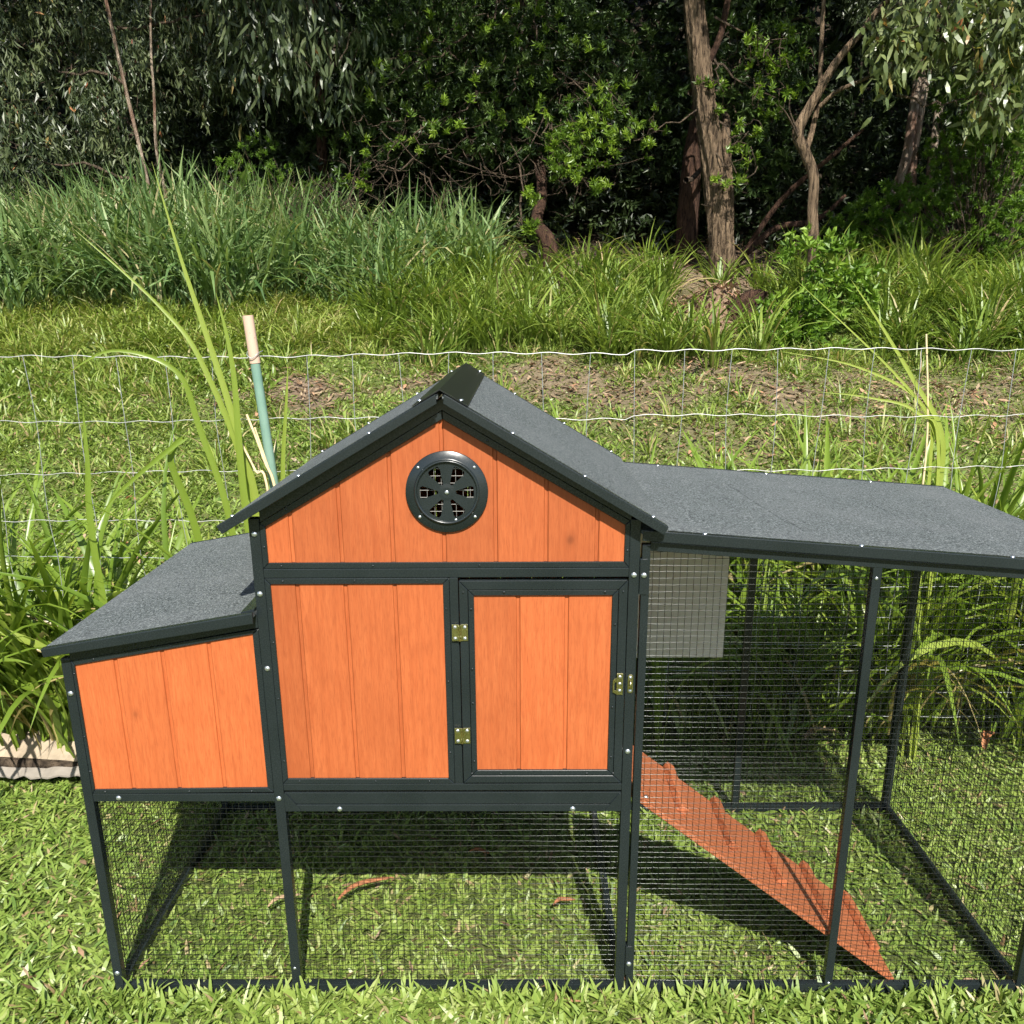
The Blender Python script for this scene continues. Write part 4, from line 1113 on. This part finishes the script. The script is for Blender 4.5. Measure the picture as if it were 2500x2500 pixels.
#@@ fine leaved bushes at the right edge, bush on the left
def bush(name, label, base, lobes, mat, k, L, W, tint, tuft=True, group=None):
    t = empty(name, base); tag(t, label, 'bush', group)
    SL, SB = Soup(), Soup()
    for c, r, n in lobes:
        p, d = lobe_points(c, r, n, .3)
        if tuft: tufts(SL, p, unit(d + np.array([0, -.3, .4])), k, L, W, (.3, 1.6), tint)
        else: droopers(SL, p, k, L, W, tint=tint, fall=.15)
        for q in p[rng.random(n) < .12]: limb(SB, wobbly(np.asarray(base) + rng.normal(0, .05, 3), q, 7, .03), .007, .002, 4)
    child('foliage', SL, mat, t); child('stems', SB, TWIG, t)
    return t
bush('fine_leaved_bush', 'fine leaved grey green bush at the right edge of the wood', gpt(5.25, 7.9), [((5.3, 8.0, 2.95), (.7, .5, .55), 480), ((4.55, 8.1, 2.45), (.6, .4, .40), 300), ((5.5, 7.8, 2.3), (.5, .4, .4), 260), ((5.2, 8.0, 3.6), (.6, .4, .4), 200), ((4.1, 8.3, 2.3), (.4, .3, .3), 110)], SHRUB, 30, .055, .014, (.25, .25))
bush('scrubby_bush', 'scrubby brownish green bush above the reeds', gpt(-2.3, 8.6), [((-2.3, 8.6, 3.0), (.45, .35, .38), 120), ((-1.8, 8.7, 2.7), (.45, .35, .35), 70), ((-2.7, 8.6, 2.6), (.35, .3, .3), 46)], SHRUB, 22, .05, .010, (.35, .2))
bush('broad_leaved_shrub', 'bright green broad leaved shrub in front of the crooked tree', gpt(3.14, 6.72), [((3.05, 6.45, 1.52), (.42, .30, .26), 70), ((3.45, 6.65, 1.85), (.36, .28, .34), 50), ((2.80, 6.4, 1.38), (.30, .25, .18), 30), ((3.15, 6.65, 2.02), (.34, .22, .24), 26), ((3.62, 6.6, 1.55), (.30, .25, .22), 26), ((3.0, 6.2, 1.30), (.5, .2, .12), 26)], SHRUB, 11, .088, .040, (.50, .28))
SB = Soup()
tw = empty('dead_brush', gpt(-2.05, 8.2)); tag(tw, 'tangle of bare brown twigs behind the reeds', 'brush')
for k in range(120):
    b = np.array([rng.normal(-1.75, .35), rng.uniform(8.0, 8.4), 0.0]); b[2] = gz(b[0], b[1]) + rng.uniform(.2, .6)
    limb(SB, wobbly(b, b + np.array([rng.normal(0, .35), rng.normal(-.05, .12), rng.uniform(.1, .6)]), 7, .04), .007, .002, 4)
child('twigs', SB, TWIG, tw)
#@@ fallen dark branches in the shade behind the trunks
for x0, y0, x1, y1, z0, z1, r, lab in ((2.75, 8.3, 3.75, 8.5, 2.35, 2.45, .035, 'dark fallen branch lying low between the thick trunk and the crooked tree'), (2.9, 8.9, 3.9, 8.6, 2.3, 3.1, .03, 'dark leaning branch rising to the right behind the crooked tree')):
    o = trunk_mesh('fallen_branch', [(x0, y0, z0 - .5), ((x0 + x1) / 2, (y0 + y1) / 2, (z0 + z1) / 2 - .06), (x1, y1, z1), (x1 + .3, y1, z1 + .25)], [r, r, r * .8, r * .5], BARKR, None, 10)
    tag(o, lab, 'branch')

#@@ the wood behind: a mass of shaded leaves
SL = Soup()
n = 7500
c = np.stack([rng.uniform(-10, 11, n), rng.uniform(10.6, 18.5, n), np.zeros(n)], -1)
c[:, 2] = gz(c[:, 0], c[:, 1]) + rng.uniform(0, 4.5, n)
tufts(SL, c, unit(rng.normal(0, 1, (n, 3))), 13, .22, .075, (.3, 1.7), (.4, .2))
n = 3000                                                # canopy of the wood above the view, added to shade the interior
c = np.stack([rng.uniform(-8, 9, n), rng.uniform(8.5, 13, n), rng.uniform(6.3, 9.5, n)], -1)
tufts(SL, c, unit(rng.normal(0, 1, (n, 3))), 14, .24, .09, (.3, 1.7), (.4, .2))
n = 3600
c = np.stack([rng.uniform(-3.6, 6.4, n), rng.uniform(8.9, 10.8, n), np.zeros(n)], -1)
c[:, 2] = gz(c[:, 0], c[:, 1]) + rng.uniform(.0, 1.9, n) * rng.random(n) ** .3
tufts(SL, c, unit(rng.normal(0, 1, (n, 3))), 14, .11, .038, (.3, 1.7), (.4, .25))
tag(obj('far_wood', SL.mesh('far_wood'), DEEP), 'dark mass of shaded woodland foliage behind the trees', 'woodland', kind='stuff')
# ------------------------------------------------------------------ wire fence and its post
FY = 1.18
fence = empty('wire_fence', (0, FY, -.03))
tag(fence, 'galvanised field fence of bright horizontal wires and thin uprights behind the coop', 'fence')
def fchild(name, pts, r, mat, sides=6):
    V, Q = tube_arrays(np.asarray(pts, float) - np.array([0, FY, -.03]), r, sides)
    return obj(name, np_mesh(name, V, Q, smooth=True), mat, fence)
WZ = [1.424, 1.217, 1.041, .872, .740, .622, .512, .412, .317, .222, .128]
xs_f = np.arange(-4.0, 5.2, 0.025)
def wire_dz(x, i):
    step = -0.011 if i < 4 else 0
    d = np.where(x < 0.915, step * np.clip((x + 2.4) / 3.3, 0, 1), 0.0)
    return d + .0032 * np.sin(2 * np.pi * (x - .03 * i) / .1525) * (1 if i < 4 else .5) + .004 * np.sin(1.9 * x + i) + .003 * np.sin(4.7 * x + 2 * i)
for i, z in enumerate(WZ):
    pts = np.stack([xs_f, FY + .004 * np.sin(3 * xs_f + i), z + wire_dz(xs_f, i)], -1)
    fchild('wire', pts, .0014 if i == 0 else .0011, GALV if i < 4 else STAY)
for k in range(60):
    x0 = -3.95 + k * .1525
    zz = np.array(sorted(WZ))[::-1]
    pts = []
    for i, z in enumerate(zz):
        xx = x0 + .010 * math.sin(k * 1.7) * (i / 8) + .006 * math.sin(k * 2.3 + i * 1.9)
        pts.append((xx, FY - .0025 + .004 * math.sin(i + k), z + float(wire_dz(np.array(xx), i))))
    fchild('stay_wire', smooth_path(pts, 3), .0011, STAY, 5)

pb, ptop = Vector((-0.185, 1.150, -.20)), Vector((-0.304, 1.150, 1.541))
ax = (ptop - pb).normalized()
fp = empty('fence_post', (-0.197, 1.150, -.03))
tag(fp, 'leaning green metal fence post with bare pinkish top', 'fence post')
def post_piece(name, t0, t1, mat, rr):
    n = 14; out = []
    prof = [(math.cos(a) * .0150, math.sin(a) * .0130) for a in np.linspace(math.pi, 2 * math.pi, n)] + [(.0150, .004), (.004, .006), (.003, .022), (-.003, .022), (-.004, .006), (-.0150, .004)]
    sx = Vector((1, 0, 0)); sx = (sx - ax * sx.dot(ax)).normalized(); sy = ax.cross(sx)
    V, Q = [], []
    m = len(prof); steps = 14
    for i in range(steps + 1):
        c = pb.lerp(ptop, t0 + (t1 - t0) * i / steps) - Vector(fp.location)
        for a, b in prof: V.append(c + sx * a * rr + sy * b * rr)
    for i in range(steps):
        for k in range(m): Q.append((i * m + k, i * m + (k + 1) % m, (i + 1) * m + (k + 1) % m, (i + 1) * m + k))
    bm = bmesh.new(); vs = [bm.verts.new(v) for v in V]
    for q in Q: bm.faces.new([vs[j] for j in q])
    bm.faces.new(vs[-m:]); bm.faces.new(vs[:m][::-1])
    return bm_obj(name, bm, mat, fp)
post_piece('post_shaft', 0.0, 0.915, POSTG, 1.0)
post_piece('bare_top', 0.9155, 1.0, POSTT, 1.12)
for z, r in ((1.424, .020), (.87, .019)):
    t = (z - pb.z) / (ptop.z - pb.z); c = pb.lerp(ptop, t) - Vector(fp.location)
    V, Q = tube_arrays(smooth_path([c + Vector((-.024, .02, .006)), c + Vector((-.017, -.014, -.004)), c + Vector((0, -.020, -.014)), c + Vector((.016, -.014, 0)), c + Vector((.024, .02, .008))], 5), .0013, 6)
    obj('tie_wire', np_mesh('tie_wire', V, Q, smooth=True), STAY, fp)

# ------------------------------------------------------------------ broad leaved grass along the fence
def cane_leaf(L, W, el0, droop, nseg, tint, twist=0.0, curl=0.0):
    t = np.linspace(0, 1, nseg + 1)
    el = el0 - droop * t ** 1.6
    st = L / nseg
    cx = np.concatenate([[0], np.cumsum(np.cos(el[:-1]) * st)]); cz = np.concatenate([[0], np.cumsum(np.sin(el[:-1]) * st)])
    w = W * np.clip(np.minimum(.45 + 2.2 * t, 1.0) * (1 - t ** 3.2), 0, 1)
    tw = twist * t
    nrm = np.stack([-np.sin(el), 0 * el, np.cos(el)], -1)
    C = np.stack([cx, curl * t * t * L, cz], -1)
    side = np.stack([0 * t, np.cos(tw), 0 * t], -1) + nrm * np.sin(tw)[:, None]
    up = .22 * w[:, None] * nrm
    V = np.stack([C - .5 * w[:, None] * side + up, C, C + .5 * w[:, None] * side + up], 1)[:-1].reshape(-1, 3)
    V = np.concatenate([V, C[-1:]])
    Q, T = [], []
    for i in range(nseg - 1):
        for k in range(2): Q.append((3 * i + k, 3 * i + k + 1, 3 * i + 4 + k, 3 * i + 3 + k))
    e = 3 * (nseg - 1)
    T = [(e, e + 1, 3 * nseg), (e + 1, e + 2, 3 * nseg)]
    r = np.clip(tint + .10 * np.concatenate([np.repeat(t[:-1], 3), [1.0]]) + 0 * V[:, 0], 0, .9)
    return np_mesh('leaf', V, Q, T, r, smooth=True)
LEAFV = []
for k in range(22):
    me = cane_leaf(1.0, rng.uniform(.019, .033), rng.uniform(1.25, 1.52), rng.choice([.5, .9, 1.3, 1.8, 2.3]) * rng.uniform(.85, 1.15), 11, float(np.clip(rng.normal(.46, .22), .05, .85)), rng.normal(0, .5), rng.normal(0, .12))
    me.materials.append(CANE); LEAFV.append(me)
for k in range(2):
    me = cane_leaf(1.0, .020, rng.uniform(1.0, 1.4), rng.uniform(1.6, 2.6), 11, .5, rng.normal(0, .9), rng.normal(0, .2))
    me.attributes['rnd'].data.foreach_set('value', np.full(len(me.vertices), 1.0, dtype=np.float32))
    me.materials.append(CANE); LEAFV.append(me)
def clump(x, y, n, h, label, spread=.10, side=None, flat=0.0):
    t = empty('grass_clump', gpt(x, y)); tag(t, label, 'grass', 'broad leaved grass clumps along the fence')
    for k in range(n):
        o = bpy.data.objects.new('leaf', LEAFV[int(rng.integers(len(LEAFV)))])
        a = rng.uniform(0, 2 * math.pi) if side is None else rng.normal(side, 1.0)
        if (.8 < x < 1.9 and y > 1.15) or (-1.0 < x < -.3):
            while math.sin(a) < -.25: a = rng.uniform(0, 2 * math.pi)
        r = abs(rng.normal(0, spread))
        q = rng.uniform(0, 2 * math.pi)
        o.location = (r * math.cos(q), r * math.sin(q) * .7, -.01 + rng.uniform(0, .12))
        s = h * rng.uniform(.55, 1.2)
        o.scale = (s, max(.7, min(1.1, s)) * rng.uniform(.8, 1.2), s)
        o.rotation_euler = (rng.normal(0, .16), rng.normal(.06 + flat, .20), a)
        link(o, t)
    return t
for x, y, n, h, lab in (
    (-1.66, 1.18, 130, 1.05, 'dense clump of arching green grass at the left edge of the picture'),
    (-1.36, 1.20, 160, 1.04, 'big clump of arching grass left of the nest box, beyond the pale scrap'),
    (-1.08, 1.17, 160, 1.0, 'grass clump with long bent leaves just left behind the nest lid corner'),
    (-0.82, 1.15, 110, 0.96, 'grass clump partly hidden behind the nest box lid'),
    (-0.40, 1.12, 66, 1.12, 'upright leafy grass clump at the foot of the green fence post'),
    (0.96, 1.40, 80, 0.60, 'grass clump seen through the run beside the grey panel'),
    (1.20, 1.32, 70, 0.56, 'grass clump seen through the run behind its back middle post'),
    (1.46, 1.30, 80, 0.60, 'grass clump seen through the mesh between the two back posts of the run'),
    (1.70, 1.32, 110, 0.78, 'grass clump behind the back right corner post of the run'),
    (1.95, 1.30, 120, 1.00, 'tall grass clump rising above the right end of the run roof'),
    (2.20, 1.40, 120, 1.06, 'tall grass clump just beyond the right end of the run'),
    (2.46, 1.24, 120, 1.06, 'tall grass clump beyond the run, second from the right edge of the picture'),
    (2.74, 1.30, 70, 1.05, 'tall grass clump at the right edge of the picture'),
    (1.10, 1.62, 150, 1.00, 'grass clump in the second row behind the left half of the run'),
    (1.48, 1.64, 160, 1.00, 'grass clump in the second row behind the middle of the run'),
    (1.86, 1.66, 160, 1.04, 'grass clump in the second row behind the right half of the run'),
    (2.36, 1.70, 140, 1.05, 'grass clump in the second row beyond the right end of the run')):
    clump(x, y, n, h, lab)
clump(0.93, 1.12, 3, 1.22, 'few thin upright leaves poking up behind the junction of house and run', .03)
clump(1.06, 1.13, 3, 1.10, 'pair of short leaf tips just above the back edge of the run roof', .03)

def stalk(name, pts, w, label, tint=.5, mat=CANE, leafy=(), group='tall single grass shoots'):
    base = pts[0]
    t = empty(name, base); tag(t, label, 'grass', group)
    p = smooth_path(pts, 7) - np.asarray(base)
    n = len(p); tt = np.linspace(0, 1, n)
    T = np.gradient(p, axis=0); T = unit(T)
    sd = unit(np.cross(T, np.array([.25, -1.0, .1]))); nm = np.cross(sd, T)
    ww = w * np.clip(1 - tt ** 2.2, .02, 1)
    V = np.stack([p - .5 * ww[:, None] * sd + .2 * ww[:, None] * nm, p, p + .5 * ww[:, None] * sd + .2 * ww[:, None] * nm], 1).reshape(-1, 3)
    Q = [(3 * i + k, 3 * i + k + 1, 3 * i + 4 + k, 3 * i + 3 + k) for i in range(n - 1) for k in range(2)]
    obj('blade', np_mesh('blade', V, Q, None, np.full(len(V), tint), True), mat, t)
    return t
stalk('grass_shoot', [gpt(-.26, 1.12), (-.31, 1.1, .9), (-.37, 1.1, 1.25), (-.43, 1.1, 1.51), (-.48, 1.1, 1.72), (-.533, 1.1, 1.98)], .024, 'tallest upright grass shoot left of the green post, reaching the reeds', .78)
stalk('grass_shoot', [gpt(-.28, 1.14), (-.33, 1.12, .92), (-.44, 1.1, 1.38), (-.56, 1.1, 1.57), (-.79, 1.08, 1.80)], .021, 'long grass shoot leaning far to the left from the green post', .72)
stalk('grass_shoot', [gpt(-.30, 1.10), (-.34, 1.06, .93), (-.335, 1.05, 1.38), (-.365, 1.05, 1.61)], .026, 'upright grass shoot close against the green post', .6)
stalk('grass_shoot', [gpt(-.40, 1.12), (-.40, 1.1, .8), (-.47, 1.08, 1.2), (-.52, 1.06, 1.38), (-.70, 1.04, 1.44), (-.86, 1.02, 1.36)], .022, 'grass shoot bending over leftward above the nest lid', .55)
stalk('grass_shoot', [gpt(-.22, 1.12), (-.225, 1.1, .85), (-.22, 1.1, 1.05), (-.19, 1.1, 1.28), (-.175, 1.1, 1.40)], .018, 'short upright grass shoot right of the green post', .7)
stalk('grass_shoot', [gpt(-.45, 1.10), (-.50, 1.06, .8), (-.55, 1.02, 1.10), (-.50, 1.0, 1.17), (-.72, .98, 1.0), (-.80, .96, .88)], .024, 'grass leaf bent sharply down over the nest lid', .5)
stalk('grass_shoot', [gpt(-.82, 1.06), (-.85, 1.05, .8), (-.83, 1.05, 1.10), (-.82, 1.05, 1.27)], .024, 'straight upright grass leaf left of the nest lid', .5)
stalk('grass_shoot', [gpt(1.98, 1.16), (1.97, 1.2, .9), (1.95, 1.2, 1.15), (1.84, 1.2, 1.32), (1.71, 1.2, 1.50), (1.60, 1.2, 1.64)], .022, 'yellow green shoot leaning left above the run roof, on the right', .86)
stalk('grass_shoot', [gpt(2.0, 1.18), (1.96, 1.2, .95), (1.92, 1.2, 1.17), (1.77, 1.2, 1.35), (1.42, 1.2, 1.645)], .017, 'longest yellow green shoot slanting left across the wire on the right', .88)
stalk('grass_shoot', [gpt(1.95, 1.17), (1.93, 1.2, 1.0), (1.88, 1.2, 1.24), (1.66, 1.2, 1.365), (1.39, 1.2, 1.42)], .014, 'thin yellow leaf lying almost level below the top wire on the right', .90)
stalk('grass_shoot', [gpt(1.99, 1.15), (1.95, 1.19, 1.05), (1.86, 1.19, 1.22), (1.70, 1.2, 1.27), (1.52, 1.2, 1.29)], .013, 'thin yellow leaf reaching left between the upper fence wires', .90)
def cane(name, pts, r, label):
    t = empty(name, pts[0]); tag(t, label, 'stalk', 'dry straw coloured stalks')
    V, Q = tube_arrays(smooth_path(pts, 6) - np.asarray(pts[0]), np.linspace(r, r * .7, (len(pts) - 1) * 6 + 1), 7)
    obj('stem', np_mesh('stem', V, Q, smooth=True), DRYSTEM, t); return t
cane('dry_stalk', [gpt(1.93, 1.20), (1.915, 1.2, .8), (1.905, 1.2, 1.15), (1.86, 1.2, 1.47)], .0045, 'upright dry stalk crossing the top fence wire on the right')
cane('dry_stalk', [gpt(-.20, 1.05), (-.23, 1.06, .9), (-.27, 1.07, 1.10), (-.315, 1.08, 1.24)], .006, 'dry straw stalk leaning on the green post')
cane('dry_stalk', [gpt(-.24, 1.05), (-.26, 1.06, .95), (-.30, 1.07, 1.06), (-.345, 1.08, 1.16)], .005, 'shorter dry straw stalk left of the one on the green post')
cane('dry_stalk', [gpt(-.18, 1.07), (-.21, 1.07, .88), (-.245, 1.07, 1.02), (-.29, 1.07, 1.20)], .0045, 'dry straw stalk nearest the roof edge by the green post')

# ------------------------------------------------------------------ fallen leaves, bark strip, pale scraps, leaf pile
def curled(name, p0, p1, w, h, mat, label, cat='leaf', group=None):
    p0, p1 = np.asarray(p0, float), np.asarray(p1, float)
    n = 12; t = np.linspace(0, 1, n)
    ln = np.linalg.norm(p1 - p0); ax_ = (p1 - p0) / ln; sd = unit(np.cross(np.array([0, 0, 1.0]), ax_))
    C = p0 + t[:, None] * (p1 - p0); C[:, 2] += h * np.sin(np.pi * t) + .003 * np.sin(7 * t)
    ww = w * np.clip(np.sin(np.pi * np.clip(t * .92 + .05, 0, 1)) ** .55, .05, 1)
    C = C + sd * (.12 * ln * np.sin(np.pi * t))[:, None]
    rows = []
    for s, q in ((-.5, .35), (-.25, .05), (.25, .0), (.5, .30)):
        rows.append(C + sd * (s * ww)[:, None] + np.array([0, 0, 1.0]) * (q * ww)[:, None])
    V = np.stack(rows, 1)
    V2 = V.copy(); V2[:, :, 2] -= .0012
    V = np.concatenate([V.reshape(-1, 3), V2.reshape(-1, 3)]); N = n * 4
    Q = []
    for i in range(n - 1):
        for k in range(3):
            a = i * 4 + k
            Q.append((a, a + 1, a + 5, a + 4)); Q.append((N + a, N + a + 4, N + a + 5, N + a + 1))
        Q.append((i * 4, i * 4 + 4, N + i * 4 + 4, N + i * 4)); Q.append((i * 4 + 3, N + i * 4 + 3, N + i * 4 + 7, i * 4 + 7))
    c = V.mean(0)
    o = obj(name, np_mesh(name, V - c, Q, smooth=True), mat); o.location = c
    return tag(o, label, cat, group)
curled('bark_strip', (.055, .285, .022), (.195, .375, .026), .019, .006, DEADO, 'curled reddish brown bark strip on the grass inside the coop', 'bark')
FL = 'fallen leaves on the lawn'
curled('fallen_leaf', (1.60, 1.20, .03), (1.74, 1.24, .035), .035, .02, DEADT, 'tan dead leaf behind the run, seen above the ramp', group=FL)
curled('fallen_leaf', (2.22, 1.12, .03), (2.30, 1.20, .05), .035, .02, DEADO, 'orange dead leaf in the grass beyond the right side mesh', group=FL)
curled('fallen_leaf', (.40, .52, .015), (.46, .50, .02), .014, .004, DEADO, 'small rusty leaf in the shade edge under the house', group=FL)
curled('fallen_leaf', (.64, .27, .018), (.70, .29, .018), .016, .004, DEADO, 'small brown leaf on the grass near the right front house post', group=FL)
curled('fallen_leaf', (-.13, .26, .018), (-.05, .31, .02), .015, .005, DEADT, 'dry leaf on the grass beneath the nest box', group=FL)
for (x, y), L, m, lab in (((2.48, 4.23), .13, DEADT, 'pale tan leaf on the far lawn above the run roof'), ((2.13, 4.25), .11, DEADT, 'tan leaf on the far lawn, left of the pale tan one'), ((-1.58, 2.81), .09, DEADO, 'orange leaf on the lawn above the nest lid'), ((-1.78, 3.42), .08, DEADO, 'rusty leaf on the far lawn left, beside a fence upright'), ((1.9, 4.05), .09, DEADO, 'red brown leaf on the far lawn over the middle of the run roof'), ((2.2, 4.75), .11, DEADT, 'dry leaf at the edge of the bare soil on the right'), ((-.6, 3.6), .10, DEADT, 'pale leaf on the lawn beside the green post')):
    z = float(gz(x, y)) + .05; a = rng.uniform(-.5, .5)
    curled('fallen_leaf', (x - L / 2 * math.cos(a), y - L / 2 * math.sin(a), z), (x + L / 2 * math.cos(a), y + L / 2 * math.sin(a), z + .01), L * .34, .018, m, lab, group=FL)

PALE = simple('weathered_pale_board', (0.33, 0.265, 0.19), 0.75, nscale=14, amt=0.22)
WHITE = simple('dirty_white_sheet', (0.22, 0.195, 0.165), 0.7, nscale=22, amt=0.15)
def ragged(name, x0, x1, yc, dep, z0, th, mat, label, cat, jag=.012, tilt=0.0, wave=0.0):
    n = 26; bm = bmesh.new(); top, bot = [], []
    xs_ = np.linspace(x0, x1, n)
    rows = []
    for i, x in enumerate(xs_):
        f = yc - dep / 2 + rng.normal(0, jag); b = yc + dep / 2 + rng.normal(0, jag)
        zt = z0 + tilt * (x - x0) + wave * math.sin(i * 1.9) + rng.normal(0, .002)
        rows.append([bm.verts.new((x, f, zt)), bm.verts.new((x, b, zt + .35 * dep)), bm.verts.new((x, b, zt + .35 * dep - th)), bm.verts.new((x, f, zt - th))])
    for a, b in zip(rows[:-1], rows[1:]):
        for k in range(4): bm.faces.new([a[k], a[(k + 1) % 4], b[(k + 1) % 4], b[k]])
    bm.faces.new(rows[0]); bm.faces.new(rows[-1][::-1])
    return tag(bm_obj(name, bm, mat), label, cat)
ragged('scrap_board', -1.75, -1.00, 1.09, .12, .050, .035, PALE, 'pale ragged board lying at the foot of the left grass clumps', 'board', .012, -.02)
ragged('scrap_sheet', -1.70, -.93, .985, .045, .014, .006, WHITE, 'thin dirty white sheet with crinkled edge on the lawn at the left', 'sheet', .008, .0, .0015)
o = trunk_mesh('stick', [(-1.75, 1.02, .035), (-1.4, 1.025, .04), (-1.1, 1.02, .03), (-.95, 1.02, .02)], [.018, .02, .018, .010], TWIG, None, 10)
tag(o, 'brown stick lying between the pale board and the white sheet', 'stick')

# leaf pile with a dark stump at the foot of the thick trunk
n1, n2 = 34, 12
V, Q = [], []
for j in range(n2):
    f = j / (n2 - 1)
    for i in range(n1):
        a = 2 * math.pi * i / n1
        r = (1 - f) ** .8 * (1 + .22 * math.sin(3 * a + 1) + .12 * math.sin(7 * a + 4 * f) + rng.normal(0, .05))
        px, py = 2.45 + .48 * r * math.cos(a), 6.98 + .34 * r * math.sin(a)
        V.append((px, py, float(gz(px, py)) - .05 + .36 * f ** .7 + rng.normal(0, .012)))
for j in range(n2 - 1):
    for i in range(n1): Q.append((j * n1 + i, j * n1 + (i + 1) % n1, (j + 1) * n1 + (i + 1) % n1, (j + 1) * n1 + i))
pile = obj('leaf_pile', np_mesh('leaf_pile', V, Q, smooth=False), dead('leaf_mould', (0.20, 0.13, 0.085)))
tag(pile, 'brown heap of dead leaves at the foot of the thick trunk', 'leaf pile')
S = Soup(); n = 900
a = rng.uniform(0, 6.28, n); r = np.sqrt(rng.random(n)); px = 2.45 + .5 * r * np.cos(a); py = 6.98 + .36 * r * np.sin(a)
P = np.stack([px, py, gz(px, py) - .03 + .36 * (1 - r) ** .7 + rng.uniform(0, .04, n)], -1); L = rng.uniform(.05, .12, n)
Vb, Qb, Tb, m = blades(P, rng.uniform(0, 6.28, n), rng.uniform(-.5, .7, n), L, L * .28, rng.uniform(-.5, 1, n), 2, np.array([.25, 1, 0]), .3)
S.add(Vb, Qb, Tb, np.repeat(rng.random(n), m)); o = obj('heaped_leaves', S.mesh('heaped_leaves'), LITTER, pile); o['kind'] = 'stuff'
st = trunk_mesh('tree_stump', [(2.56, 6.80, 1.25), (2.60, 6.80, 1.46), (2.66, 6.84, 1.58), (2.78, 6.88, 1.66), (2.86, 6.9, 1.68)], [.15, .12, .085, .05, .012], BARKR, None, 40, .55)
tag(st, 'dark rotten stump sticking out of the leaf heap', 'stump')
